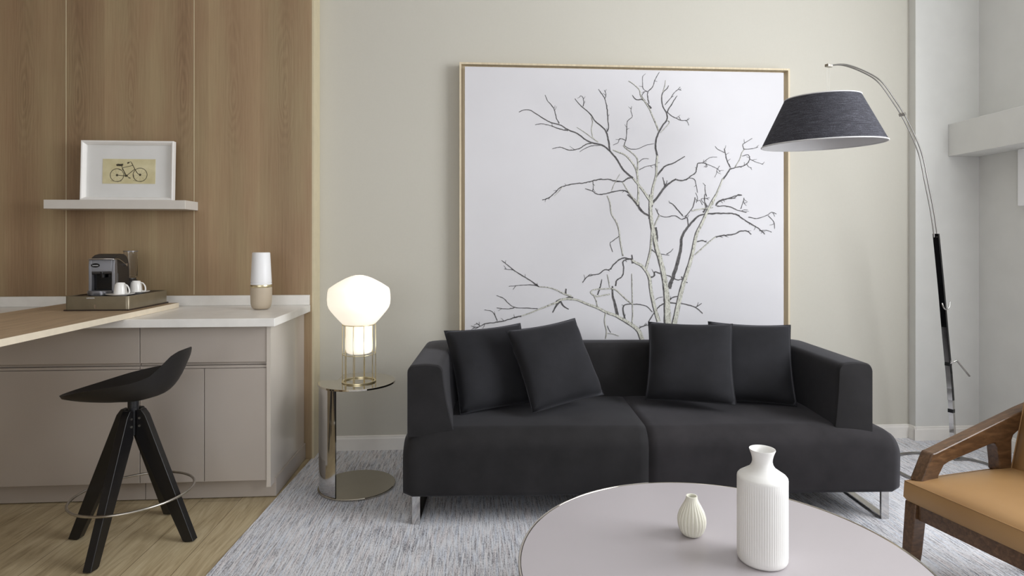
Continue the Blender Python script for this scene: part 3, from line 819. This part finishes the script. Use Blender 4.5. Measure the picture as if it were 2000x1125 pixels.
# ================================================================== SIDE TABLE AND TABLE LAMP
stb = thing('side_table', 'round mirror-polished C-shaped side table left of the sofa', 'side table', (-.607, 3.132, .004))
R0 = .192
bm = BM(); lathe(bm, [(R0 - .002, 0), (R0, .002), (R0, .008), (R0 - .002, .010)], 72); obj('base', bm, M_nickel, stb, smooth=30)
bm = BM()
pts = [(R0 * math.cos(a), R0 * math.sin(a)) for a in [math.radians(d) for d in range(-186, 124, 4)]]
pts += [(-.103, R0 * math.sin(math.radians(123))), (-.103, .028)]
prism(bm, pts, .526, .536); obj('tabletop', bm, M_nickel, stb, bevel=.0015)
bm = BM(); an = [math.radians(d) for d in range(172, 250, 4)]
prism(bm, [((R0 - .006) * math.cos(a), (R0 - .006) * math.sin(a)) for a in an] + [((R0 - .014) * math.cos(a), (R0 - .014) * math.sin(a)) for a in an[::-1]], .0102, .5258)
obj('column', bm, M_chrome, stb, smooth=30)
tl = thing('table_lamp', 'lit opal glass lamp in a brass wire cage on the side table', 'lamp', (-.593, 3.115, .5415))
k = 3.115 / 3.0
def L(z): return (z - .567) * k * 1.0
prof = [(.0, .1425), (.052, .1430), (.0625, .150), (.0650, .165), (.0655, .286), (.082, .294), (.100, .313), (.118, .334), (.136, .356), (.148, .374), (.1545, .393), (.1560, .418), (.1550, .444), (.1520, .464), (.1470, .474),
        (.128, .487), (.107, .5005), (.086, .512), (.064, .5235), (.042, .532), (.020, .538), (0, .5395)]
bm = BM(); lathe(bm, prof, 64); obj('lamp_shade', bm, M_opal, tl, smooth=60)
cg = BM(); rc = .0815; ht = .290
for i in range(10):
    a = 2 * PI * i / 10 + .16; tube(cg, [(rc * math.cos(a), rc * math.sin(a), .006), (rc * math.cos(a), rc * math.sin(a), ht)], .0019, 8)
for z, r, rr in ((ht, rc, .0022), (.1400, rc - .001, .0018)): tube(cg, [(r * math.cos(2 * PI * i / 48), r * math.sin(2 * PI * i / 48), z) for i in range(48)], rr, 8, closed=True)
obj('cage', cg, M_brass, tl, smooth='all')
bm = BM(); ang = [2 * PI * i / 64 for i in range(64)]
secs = [[(r * math.cos(a), r * math.sin(a), z) for r, z in ((rc - .006, 0), (rc + .004, 0), (rc + .004, .0045), (rc - .006, .0045))] for a in ang]; secs.append(secs[0])
loft(bm, secs, cap=False); bmesh.ops.remove_doubles(bm, verts=bm.verts, dist=1e-5); obj('base', bm, M_brass, tl, smooth=30)
pl = bpy.data.lights.new('bulb', 'POINT'); pl.energy = 3.0; pl.color = (1, .86, .66); pl.shadow_soft_size = .10
plo = bpy.data.objects.new('bulb_light', pl); C.objects.link(plo); plo.parent = tl; plo.location = (0, 0, .42)

# ================================================================== ARC FLOOR LAMP
al = thing('arc_floor_lamp', 'tall chrome arc lamp with a charcoal linen drum shade over the sofa', 'floor lamp', (2.568, 3.085, .004))
ax, ay = 2.568, 3.085
bm = BM(); n = 96; prof = [(-.011, 0), (.011, 0), (.011, .009), (-.011, .009)]
secs = [[((.297 + r) * math.cos(2 * PI * i / n), (.297 + r) * math.sin(2 * PI * i / n), z) for r, z in prof] for i in range(n)]; secs.append(secs[0]); loft(bm, secs, cap=False); bmesh.ops.remove_doubles(bm, verts=bm.verts, dist=1e-5)
box(bm, .145, .225, .17, .235, 0.0005, .0105); obj('base', bm, M_rod, al, smooth=30)
def A(p): return (p[0] - ax, p[1] - ay, p[2])
low = [(2.752, 3.288, .012), (2.716, 3.271, .111), (2.686, 3.256, .413), (2.632, 3.231, .766), (2.598, 3.215, .998), (2.550, 3.193, 1.290)]
pd = Vector((-.909, -.417, 0))                       # direction in plan from the pole towards the shade
pn = Vector((.417, -.909, 0))                        # across it
def bar(bm, pts, a, b):
    loops = []
    for p in pts: q = Vector(A(p)); loops.append([q + pd * a + pn * b, q + pd * a - pn * b, q - pd * a - pn * b, q - pd * a + pn * b])
    loft(bm, loops)
LP = smooth_pts(low, 5)
bm = BM(); bar(bm, [Vector(p) for p in LP[:16]], .010, .012); obj('lower_pole', bm, M_chrome, al)
bm = BM(); bar(bm, [Vector(p) for p in LP[9:]], .007, .0145); obj('sleeve', bm, M_black_gloss, al)
bm = BM(); tube(bm, [Vector(A(p)) - pd * .0135 + pn * .0 for p in LP[9:]], .0042, 8); obj('guide_rod', bm, M_chrome, al, smooth='all')
up = [(2.548, 3.192, 1.27), (2.540, 3.189, 1.313), (2.512, 3.176, 1.425), (2.465, 3.154, 1.564), (2.419, 3.133, 1.702), (2.352, 3.101, 1.807), (2.264, 3.060, 1.908), (2.199, 3.030, 1.968), (2.075, 2.973, 2.063), (1.955, 2.917, 2.098), (1.803, 2.846, 2.112), (1.690, 2.794, 2.092)]
UP = smooth_pts(up, 6)
bm = BM()
for s_ in (-1, 1):
    tube(bm, [Vector(A(p)) + pn * .007 * s_ - pd * .002 * s_ for p in UP], .0034, 8)
obj('arc_rods', bm, M_rod, al, smooth='all')
bm = BM(); c = Vector(A(UP[37])); box(bm, -.008, .008, -.016, .016, -.006, .006, mat=Matrix.Translation(c) @ Matrix.Rotation(-.9, 4, pn) @ Matrix.Rotation(math.atan2(pd.y, pd.x), 4, 'Z')); obj('clamp', bm, M_brushed, al, bevel=.001)
e = Vector(A(up[-1])); bm = BM(); box(bm, -.018, .018, -.010, .010, -.008, .006, mat=Matrix.Translation(e) @ Matrix.Rotation(math.atan2(pd.y, pd.x), 4, 'Z')); obj('end_block', bm, M_brushed, al, bevel=.002)
# crank and hooks on the pole
bm = BM()
h0 = Vector(A((2.665, 3.235, .560))); tube(bm, [h0, h0 + Vector((.035, 0, .012)), h0 + Vector((.04, -.0, .018)), h0 + Vector((.118, -.0, -.075))], .0052, 8)
obj('crank_handle', bm, M_chrome, al, smooth='all')
bm = BM(); h0 = Vector(A((2.612, 3.205, .875))) ; tube(bm, smooth_pts([h0 + Vector((-.028, -.015, .030)), h0 + Vector((-.022, -.018, .006)), h0 + Vector((-.008, -.018, -.006)), h0 + Vector((.012, -.015, .006)), h0 + Vector((.020, -.012, .040))], 5), .0032, 8); obj('hook', bm, M_chrome, al, smooth='all')
bm = BM()
for z_, x_, y_ in ((.555, 2.665, 3.2455), (.285, 2.697, 3.262)):
    bm = BM(); q = Vector(A((x_, y_, z_))) + pn * .0; box(bm, -.0112, .0112, -.0135, .0135, -.010, .010, mat=Matrix.Translation(q) @ Matrix.Rotation(math.atan2(pd.y, pd.x), 4, 'Z')); obj('collar', bm, M_black_metal, al)
# shade, tipped slightly, hanging from two fine wires
sx, sy = 1.655, 2.79
zt, zb = 1.933, 1.712
rt, rb = .166, .273
SH = Matrix.Translation((sx - ax, sy - ay, 0)) @ Matrix.Translation((0, 0, 1.83)) @ Matrix.Rotation(-.030, 4, 'Y') @ Matrix.Rotation(.035, 4, 'X')
def shade_bm(r0, r1, z0, z1, th, seg=72):
    bm = BM(); R = []
    for r, z in ((r0, z0), (r1, z1), (r1 - th, z1), (r0 - th, z0)): R.append([bm.verts.new(SH @ Vector((r * math.cos(2 * PI * i / seg), r * math.sin(2 * PI * i / seg), z - 1.83))) for i in range(seg)])
    for j in range(4):
        for i in range(seg): bm.faces.new((R[j][i], R[j][(i + 1) % seg], R[(j + 1) % 4][(i + 1) % seg], R[(j + 1) % 4][i]))
    return bm
shd = obj('lamp_shade', shade_bm(rb, rt, zb, zt, .0015), M_shade, al, smooth=40)
obj('shade_lining', shade_bm(rb - .0018, rt - .0018, zb + .001, zt - .001, .001), M_lining, shd, smooth=40)
bm = BM()
for r, z in ((rb, zb), (rt, zt)): tube(bm, [SH @ Vector(((r - .0005) * math.cos(2 * PI * i / 80), (r - .0005) * math.sin(2 * PI * i / 80), z - 1.83)) for i in range(80)], .0032, 6, closed=True)
obj('shade_trim', bm, M_lining, shd, smooth='all')
bm = BM(); lathe(bm, [(.0, zt - 1.83 - .012), (rt - .006, zt - 1.83 - .012), (rt - .006, zt - 1.83 - .010), (0, zt - 1.83 - .010)], 48)
for v in bm.verts: v.co = SH @ v.co
obj('diffuser', bm, M_lining, shd, smooth=30)
bm = BM(); top = SH @ Vector((-.01, 0, zt - 1.83 - .01))
tube(bm, [top, top + Vector((0, 0, .028))], .004, 8)
tube(bm, [e + Vector((-.012, -.005, 0)), Vector((e.x - .014, e.y - .006, top.z + .002))], .0006, 6)
tube(bm, [e + Vector((.004, .002, 0)), Vector((e.x + .002, e.y + .001, top.z))], .0005, 6)
obj('cord', bm, M_rod, al)

# ================================================================== COFFEE TABLE AND VASES
ctab = thing('coffee_table', 'round mushroom-grey coffee table with a thin metal rim', 'table', (.668, 1.617, .004))
zt_ = .366; RT = .553
bm = BM(); lathe(bm, [(.0, zt_ - .022), (RT - .012, zt_ - .022), (RT - .0065, zt_ - .018), (RT - .0062, zt_ - .001), (RT - .0072, zt_), (0, zt_)], 160); obj('tabletop', bm, M_tabletop, ctab, smooth=30)
bm = BM(); n = 160; prof = [(-.0058, -.016), (.001, -.016), (.0015, -.001), (0, .0008), (-.0045, .0008), (-.0058, -.001)]
secs = [[((RT + r) * math.cos(2 * PI * i / n), (RT + r) * math.sin(2 * PI * i / n), zt_ + z) for r, z in prof] for i in range(n)]; secs.append(secs[0]); loft(bm, secs, cap=False); bmesh.ops.remove_doubles(bm, verts=bm.verts, dist=1e-5)
obj('rim', bm, M_nickel, ctab, smooth=50)
bm = BM(); lathe(bm, [(.26, 0), (.26, .012), (.05, .02), (.035, .04), (.035, zt_ - .06), (.14, zt_ - .0225)], 48); obj('pedestal', bm, M_brushed, ctab, smooth=40)
# tall bottle vase
bv = thing('bottle_vase', 'tall white ribbed bottle vase with a flared neck on the coffee table', 'vase', (.789, 1.620, .3705))
def rib(nr, amp, z0, z1):
    def f(a, i, z):
        if z < z0 or z > z1: return 1
        e = min(1, (z - z0) / .01, (z1 - z) / .01); return 1 - amp * e * (abs(math.sin(nr * a / 2)) ** .6 * -1 + 1)
    return f
P = [(0, 0), (.055, 0), (.0625, .0025), (.0658, .009), (.0665, .020)] + [(.0665, .03 + i * .0145) for i in range(13)] + [(.0665, .227), (.0657, .2315), (.0625, .2355), (.049, .2445), (.0345, .2545), (.0285, .264), (.0262, .273), (.0268, .281), (.0292, .291), (.0325, .300), (.0345, .3045), (.0342, .307), (.0318, .3065), (.0262, .298), (.0225, .285), (.0225, .26), (.04, .235), (.055, .2), (.055, .02), (0, .015)]
bm = BM(); lathe(bm, P, 512, rmod=lambda a, i, z: rib(64, .014, .018, .224)(a, i, z) if 3 < i < 19 else 1); obj('vase_body', bm, M_ceramic, bv, smooth=60)
bs = thing('bud_vase', 'small ivory fluted pear-shaped bud vase on the coffee table', 'vase', (.646, 1.775, .3705))
P = [(0, 0), (.022, 0), (.029, .004), (.0355, .014), (.0405, .027), (.0425, .040), (.0418, .053), (.037, .069), (.029, .085), (.0215, .098), (.0175, .107), (.0168, .113), (.0165, .1165), (.0135, .1165), (.0125, .108), (.016, .095), (.03, .07), (.036, .04), (.03, .012), (0, .008)]
bm = BM(); lathe(bm, P, 176, rmod=lambda a, i, z: rib(22, .085 * (1 if i < 9 else .8), .002, .106)(a, i, z) if 0 < i < 12 else 1); obj('vase_body', bm, M_ceramic2, bs, smooth=60)

# ================================================================== BAR STOOL
scx, scy = -1.436, 2.64
stl = thing('bar_stool', 'black bar stool with a scooped seat and four splayed legs, at the counter', 'stool', (scx, scy, 0.001))
bm = BM(); NR, NA = 14, 64; rings = []
def rim(a):
    c = math.cos(a); s_ = math.sin(a)
    back = max(0, c)
    x = .218 * c ** .86 if c > 0 else .272 * abs(c) ** .9 * -1
    y = .215 * s_ * (1 - .22 * max(0, -c) ** 1.5 - .12 * back ** 2)
    t = (c + 1) / 2
    K = ((-1, .618), (-.75, .634), (-.4, .660), (0, .684), (.4, .697), (.62, .712), (.76, .745), (.88, .782), (.95, .796), (1, .800))
    for (c0, z0), (c1, z1) in zip(K, K[1:]):
        if c0 <= c <= c1 + 1e-9: z = z0 + (z1 - z0) * (c - c0) / (c1 - c0); break
    return x, y, z
for side_ in (0, 1):
    rr = []
    for j in range(NR + 1):
        r = j / NR; ring = []
        for i in range(NA):
            a = 2 * PI * i / NA; x, y, z = rim(a); zb_ = .606 + .004 * math.cos(a)
            zz = zb_ + (z - zb_) * r ** (3.0 + 1.6 * max(0, math.cos(a)))
            th = .013
            if side_: zz -= th; rx = r * (1 - .03 * r ** 4)
            else: rx = r
            ring.append(bm.verts.new((x * rx, y * rx, zz)) if j else None)
        if j == 0:
            v = bm.verts.new((0, 0, .606 - (.011 if side_ else 0))); ring = [v] * NA
        rr.append(ring)
    rings.append(rr)
    for j in range(NR):
        for i in range(NA):
            i2 = (i + 1) % NA; q = [rr[j][i], rr[j + 1][i], rr[j + 1][i2], rr[j][i2]]
            if j == 0: q = [rr[0][0], rr[1][i], rr[1][i2]]
            bm.faces.new(q if not side_ else q[::-1])
for i in range(NA):
    i2 = (i + 1) % NA; bm.faces.new((rings[0][NR][i], rings[1][NR][i], rings[1][NR][i2], rings[0][NR][i2]))
obj('seat', bm, M_black_shell, stl, smooth=60)
bm = BM(); lathe(bm, [(.020, .440), (.020, .555), (.021, .556), (.021, .588), (.045, .589), (.045, .5945)], 32); obj('swivel_post', bm, M_black_metal, stl, smooth=40)
ba = math.atan2(-.032, -.253)
for k in range(4):
    a = (-.115, 1.455, 3.05, 4.62)[k]
    # a flat board standing radially: wide at the knee, tapering to the floor
    prof = [(.022, .430), (.024, .546), (.044, .549), (.062, .525), (.268, .004), (.232, .0), (.222, .004)]
    mt = Matrix.Rotation(a, 4, 'Z'); bm = BM()
    A0 = [bm.verts.new(mt @ Vector((r, -.0165, z))) for r, z in prof]; B0 = [bm.verts.new(mt @ Vector((r, .0165, z))) for r, z in prof]
    bm.faces.new(A0[::-1]); bm.faces.new(B0)
    for i in range(len(prof)): bm.faces.new((A0[i], A0[(i + 1) % len(prof)], B0[(i + 1) % len(prof)], B0[i]))
    lg = obj('leg', bm, M_black_wood, stl, bevel=.0025)
    for z_ in (.482, .514):
        for s_ in (-1, 1):
            bm = BM(); p = mt @ Vector((.038, .0165 * s_, z_)); q = mt @ Vector((.038, .0195 * s_, z_)); tube(bm, [p, q], .0048, 10); obj('bolt', bm, M_brushed, lg)
bm = BM(); tube(bm, [(.226 * math.cos(2 * PI * i / 72), .226 * math.sin(2 * PI * i / 72), .196 + .006 * math.cos(2 * PI * i / 72)) for i in range(72)], .0052, 10, closed=True); obj('footrest_ring', bm, M_brushed, stl, smooth='all')

# ================================================================== COFFEE TRAY, MACHINE, CUPS
tz = .9155
tr = thing('coffee_tray', 'bronze box tray carrying the coffee machine and cups', 'tray', (-1.832, 3.24, tz))
tw, td, th_ = .149, .186, .070
bm = BM(); box(bm, -tw - .003, tw + .003, -td - .003, td + .003, 0, .006); obj('plinth', bm, M_traydark, tr, bevel=.001)
bm = BM()
def rr2(w, d, r, n=6):
    out = []
    for cx, cy, a0 in ((w - r, d - r, 0), (-w + r, d - r, PI / 2), (-w + r, -d + r, PI), (w - r, -d + r, 1.5 * PI)):
        for k in range(n + 1): a = a0 + k / n * PI / 2; out.append((cx + r * math.cos(a), cy + r * math.sin(a)))
    return out
o1, i1 = rr2(tw, td, .016), rr2(tw - .007, td - .007, .010)
loops = [[(x, y, .006) for x, y in o1], [(x, y, th_ - .001) for x, y in o1], [(x * .996, y * .997, th_) for x, y in o1], [(x, y, th_) for x, y in i1], [(x, y, .065) for x, y in i1]]
loft(bm, loops); obj('box', bm, M_trayside, tr, smooth=40)
bm = BM(); box(bm, -tw + .0085, tw - .0085, -td + .0085, td - .0085, .0652, .0665); obj('liner', bm, M_traydark, tr)
bm = BM(); box(bm, -.012, -.0045, -td - .0012, -td - .0002, .010, .030); box(bm, -.0025, .0, -td - .0012, -td - .0002, .010, .030); obj('latch', bm, M_chrome, tr)
text('label_lettering', 'LAVAZZA', .0085, M_whiteplastic, tr, Matrix.Translation((-.028, -td - .0008, .0615)) @ Matrix.Rotation(PI / 2, 4, 'X'))

mz = tz + .0667
cm = thing('coffee_machine', 'compact gunmetal and black capsule coffee machine on the tray', 'coffee machine', (-1.878, 3.246, mz), .17)
W = .0565; y0, y1, H = -.105, .098, .205
# side profile (y, z) of the rounded hood
hood = [(y0, .105), (y0 - .002, .150), (y0 + .004, .176), (y0 + .018, .190), (y0 + .045, .200), (-.01, .206), (.03, .204), (.065, .192), (.088, .165), (y1, .120), (y1, .0), (y0 + .055, 0), (y0 + .055, .105)]
def slab(bm, prof, x0, x1, mi=0):
    A_ = [bm.verts.new((x0, y, z)) for y, z in prof]; B_ = [bm.verts.new((x1, y, z)) for y, z in prof]; n = len(prof)
    bm.faces.new(A_).material_index = mi; bm.faces.new(B_[::-1]).material_index = mi
    for i in range(n): bm.faces.new((A_[i], B_[i], B_[(i + 1) % n], A_[(i + 1) % n])).material_index = mi
bm = BM(); slab(bm, hood, -W + .004, W - .004); obj('housing', bm, M_black_plastic, cm, bevel=.006, bseg=3)
# gunmetal front frame: two cheeks and the brow
bm = BM()
for s_ in (-1, 1):
    x0_, x1_ = sorted((s_ * (W - .012), s_ * (W + .001))); slab(bm, [(y0 - .003, .0), (y0 - .003, .105), (y0 - .004, .150), (y0 + .002, .178), (y0 + .028, .178), (y0 + .036, .10), (y0 + .036, 0)], x0_, x1_)
slab(bm, [(y0 - .0035, .118), (y0 - .004, .152), (y0 + .002, .180), (y0 + .024, .180), (y0 + .024, .118)], -W + .012, W - .012)
obj('front_frame', bm, M_gunmetal, cm, bevel=.002)
bm = BM(); box(bm, -W + .0125, W - .0125, y0 + .028, y0 + .054, .001, .117); obj('brew_recess', bm, M_black_gloss, cm)
bm = BM(); lathe(bm, [(.012, .088), (.014, .104), (.014, .1168)], 20, 0, y0 + .012); obj('spout', bm, M_black_gloss, cm, smooth=40)
bm = BM(); lathe(bm, [(.0, 0), (.050, 0), (.056, .004), (.058, .022), (.055, .025), (0, .025)], 40, -.006, y0 + .012)
for v in bm.verts: v.co.y = max(v.co.y, y0 - .040)
dt = obj('drip_tray', bm, M_gunmetal, cm, smooth=40); dt.location = (0, -.004, 0)
bm = BM(); rod = [(-W - .008, y0 - .004, .176)]
pts = [(-W - .006, y1 - .075, .148), (-W - .005, y0 + .04, .178), (-W - .0, y0 - .004, .180), (-W + .02, y0 - .012, .182), (W - .02, y0 - .012, .182), (W + .0, y0 - .004, .180), (W + .005, y0 + .04, .178), (W + .006, y1 - .075, .148)]
tube(bm, smooth_pts(pts, 6), .0030, 8)
for s_ in (-1, 1): tube(bm, [(s_ * (W - .006), y1 - .075, .148), (s_ * (W + .010), y1 - .075, .148)], .0085, 16)
obj('lever', bm, M_chrome, cm, smooth=50)
bm = BM(); n = 28; cz_ = .150; cx_ = -.026
secs = [[(cx_ + a * math.cos(2 * PI * i / n), yv, cz_ + b * math.sin(2 * PI * i / n)) for i in range(n)] for a, b, yv in ((.0185, .0105, y0 - .0038), (.0185, .0105, y0 - .0062))]
loft(bm, secs); bd = obj('badge', bm, M_black_gloss, cm)
text('badge_lettering', 'Lavazza', .0085, M_whiteplastic, bd, Matrix.Translation((cx_, y0 - .0066, cz_)) @ Matrix.Rotation(PI / 2, 4, 'X'), .0002)

def cup(loc, rz, label):
    t = thing('espresso_cup', label, 'cup', loc, rz, 'upturned espresso cups on the tray')
    prof = [(.0265, 0), (.0278, .0), (.0278, .012), (.0262, .034), (.0235, .050), (.0195, .0555), (.0185, .056), (.0185, .0585), (.016, .0585), (.015, .056), (0, .056)]
    inn = [(.0255, .0), (.0255, .012), (.024, .032), (.021, .046), (0, .050)]
    bm = BM(); lathe(bm, inn[::-1] + prof, 40, cap=False); obj('bowl', bm, M_porcelain, t, smooth=60)
    bm = BM(); tube(bm, smooth_pts([(.0225, 0, .050), (.036, 0, .047), (.047, 0, .034), (.051, 0, .018), (.047, 0, .007), (.0275, 0, .007)], 6), [.0034] * 31, 8); obj('handle', bm, M_porcelain, t, smooth='all')
    return t
def saucer(loc, label):
    bm = BM(); lathe(bm, [(0, 0), (.028, 0), (.030, .0025), (.048, .006), (.062, .0105), (.0625, .012), (.061, .0122), (.045, .0085), (.030, .0062), (0, .006)], 48)
    o = obj('saucer', bm, M_porcelain, None, smooth=60, loc=loc); tag(o, label, 'saucer', 'saucers under the espresso cups'); return o
s1, s2 = (-1.752, 3.108), (-1.754, 3.250)
sz = tz + .0668
saucer((s1[0], s1[1], sz), 'white saucer under the cup nearer the tray front'); saucer((s2[0], s2[1], sz), 'white saucer under the cup farther back on the tray')
c1 = cup((s1[0], s1[1], sz + .0066), -.25, 'white espresso cup upside down on its saucer, nearer the tray front')
c2 = dup(c1, (s2[0], s2[1], sz + .0066), -.15, 'white espresso cup upside down, farther back beside the capsule tube')

fd = thing('canister', 'clear canister on a dark base standing behind the coffee cups', 'container', (-1.856, 3.386, tz + .0667))

bm = BM(); lathe(bm, [(0, 0), (.032, 0), (.033, .004), (.033, .060), (.026, .066), (.026, .074), (0, .074)], 32); obj('base', bm, M_black_plastic, fd, smooth=40)
bm = BM(); lathe(bm, [(.0275, .0745), (.0325, .080), (.0335, .214), (.0305, .214), (.0295, .082), (.0275, .079)], 32, cap=False)
obj('cylinder', bm, M_clear, fd, smooth=40)
bm = BM(); lathe(bm, [(0, .2145), (.0345, .2145), (.0345, .2185), (0, .2185)], 32); obj('lid', bm, M_gunmetal, fd, smooth=40)

# white, gold and beige bottle standing on the worktop
lb = thing('bottle', 'tapered bottle with white top, gold band and beige base on the worktop', 'bottle', (-1.150, 3.325, .889))
bm = BM(); lathe(bm, [(0, 0), (.030, 0), (.040, .003), (.0475, .012), (.052, .028), (.0535, .05), (.0545, .08), (.0545, .117), (0, .117)], 56); obj('base', bm, M_cream, lb, smooth=40)
bm = BM(); lathe(bm, [(0, .1172), (.0535, .1172), (.0542, .1182), (.0542, .1308), (.0535, .1318), (0, .1318)], 56); obj('gold_band', bm, M_brass, lb, smooth=40)['label'] = 'gold band'
bm = BM(); lathe(bm, [(0, .132), (.0535, .132), (.0535, .140), (.051, .1405), (.051, .1435), (.0530, .144), (.0450, .300), (.0430, .303), (.040, .3035), (0, .3035)], 56); obj('cap', bm, M_whiteplastic, lb, smooth=40)

# ================================================================== LEATHER ARMCHAIR
ch = thing('armchair', 'walnut armchair with a tan leather seat, front right by the coffee table', 'armchair', (1.50, 1.975, .004), 0)
# local frame: s runs from the front to the back of the chair, t across it towards the other arm
CM = Matrix(((.978, .208, 0, 0), (.208, -.978, 0, 0), (0, 0, 1, 0), (0, 0, 0, 1)))
CW = .66
def smooth_corner(p): return p
def side_arm(t0, t1, name='arm'):
    prof = smooth_corner([(.024, .414), (.073, .505), (.079, .512), (.09, .513), (.513, .632), (.665, .668), (.690, .640), (.560, .585), (.480, .556), (.457, .543), (.449, .525), (.449, .414), (.391, .414), (.391, .442), (.382, .505), (.368, .521), (.345, .520), (.150, .4755), (.128, .466), (.104, .431), (.104, .414)])
    bm = BM(); A_ = [bm.verts.new(CM @ Vector((s, t0, z))) for s, z in prof]; B_ = [bm.verts.new(CM @ Vector((s, t1, z))) for s, z in prof]; n = len(prof)
    bm.faces.new(A_); bm.faces.new(B_[::-1])
    for i in range(n): bm.faces.new((A_[i], B_[i], B_[(i + 1) % n], A_[(i + 1) % n]))
    return obj(name, bm, M_walnut, ch, bevel=.006, bseg=3)
def smooth_corner(p): return p
side_arm(-.042, .004); side_arm(CW - .004, CW + .042)
def leg(s0, s1, z0_, zb_, t):
    bm = BM(); loft(bm, [[CM @ Vector((s, tt, z)) for s, tt in ((a, t - w), (b, t - w), (b, t + w), (a, t + w))] for a, b, w, z in ((s0 + .0, s0 + .055, .021, z0_), (s0 + (s1 - s0) * .5, s0 + (s1 - s0) * .5 + .050, .019, z0_ * .5), (s1, s1 + .034, .015, .0))])
    return obj('leg', bm, M_walnut, ch, bevel=.004)
for t in (-.020, CW + .020):
    leg(.004, -.030, .3445, 0, t); leg(.530, .620, .3445, 0, t)
def leather_block(name, s0, s1, t0, t1, z0_, z1_, crown, r, tilt=0, piv=None):
    """puffy upholstered slab with a seam round its top edge"""
    bm = BM(); N = 18
    def P(s, t, z):
        v = Vector((s, t, z))
        if tilt: v = Vector(piv) + Matrix.Rotation(tilt, 3, 'Y') @ (v - Vector(piv))
        return CM @ v
    top = {}
    for i in range(N + 1):
        for j in range(N + 1):
            u, v = -1 + 2 * i / N, -1 + 2 * j / N
            e = ((1 - u ** 6) * (1 - v ** 6)) ** .5
            s = (s0 + s1) / 2 + u * (s1 - s0) / 2; t = (t0 + t1) / 2 + v * (t1 - t0) / 2
            top[i, j] = bm.verts.new(P(s, t, z1_ - r + r * e + crown * (1 - u * u) * (1 - v * v)))
    for i in range(N):
        for j in range(N): bm.faces.new((top[i, j], top[i + 1, j], top[i + 1, j + 1], top[i, j + 1]))
    edge = [(i, 0) for i in range(N)] + [(N, j) for j in range(N)] + [(i, N) for i in range(N, 0, -1)] + [(0, j) for j in range(N, 0, -1)]
    low = []
    for k, (zz, ins) in enumerate(((z1_ - r - .004, -.002), (z0_ + .012, -.004), (z0_, .004))):
        ring = []
        for i, j in edge:
            u, v = -1 + 2 * i / N, -1 + 2 * j / N
            ring.append(bm.verts.new(P((s0 + s1) / 2 + u * ((s1 - s0) / 2 - ins), (t0 + t1) / 2 + v * ((t1 - t0) / 2 - ins), zz)))
        low.append(ring)
    prev = [top[e] for e in edge]; n = len(edge)
    for ring in low:
        for k in range(n): bm.faces.new((prev[k], prev[(k + 1) % n], ring[(k + 1) % n], ring[k]))
        prev = ring
    bm.faces.new(prev)
    o = obj(name, bm, M_leather, ch, smooth=50)
    bm = BM(); tube(bm, [P((s0 + s1) / 2 + (-1 + 2 * i / N) * ((s1 - s0) / 2 + .001), (t0 + t1) / 2 + (-1 + 2 * j / N) * ((t1 - t0) / 2 + .001), z1_ - r) for i, j in edge], .0018, 6, closed=True)
    obj('seam', bm, M_leather, o, smooth='all')
    return o
leather_block('seat', .0, .56, -.036, CW + .036, .345, .428, .026, .016)
leather_block('backrest', .42, .885, .006, CW - .006, .415, .505, .02, .016, tilt=-1.30, piv=(.505, 0, .43))
bm = BM(); loft(bm, [[CM @ Vector((s, t, z)) for s, z in ((.014, .290), (.040, .290), (.040, .344), (.014, .344))] for t in (.002, CW - .002)]); obj('front_rail', bm, M_walnut, ch, bevel=.002)
for t in (-.012, CW - .008):
    bm = BM(); loft(bm, [[CM @ Vector((s, tt, z)) for tt, z in ((t, .290), (t + .02, .290), (t + .02, .344), (t, .344))] for s in (.060, .575)]); obj('side_rail', bm, M_walnut, ch, bevel=.002)
bm = BM(); loft(bm, [[CM @ Vector((s, t, z)) for s, z in ((.56, .290), (.585, .290), (.585, .344), (.56, .344))] for t in (.002, CW - .002)]); obj('rear_rail', bm, M_walnut, ch, bevel=.002)
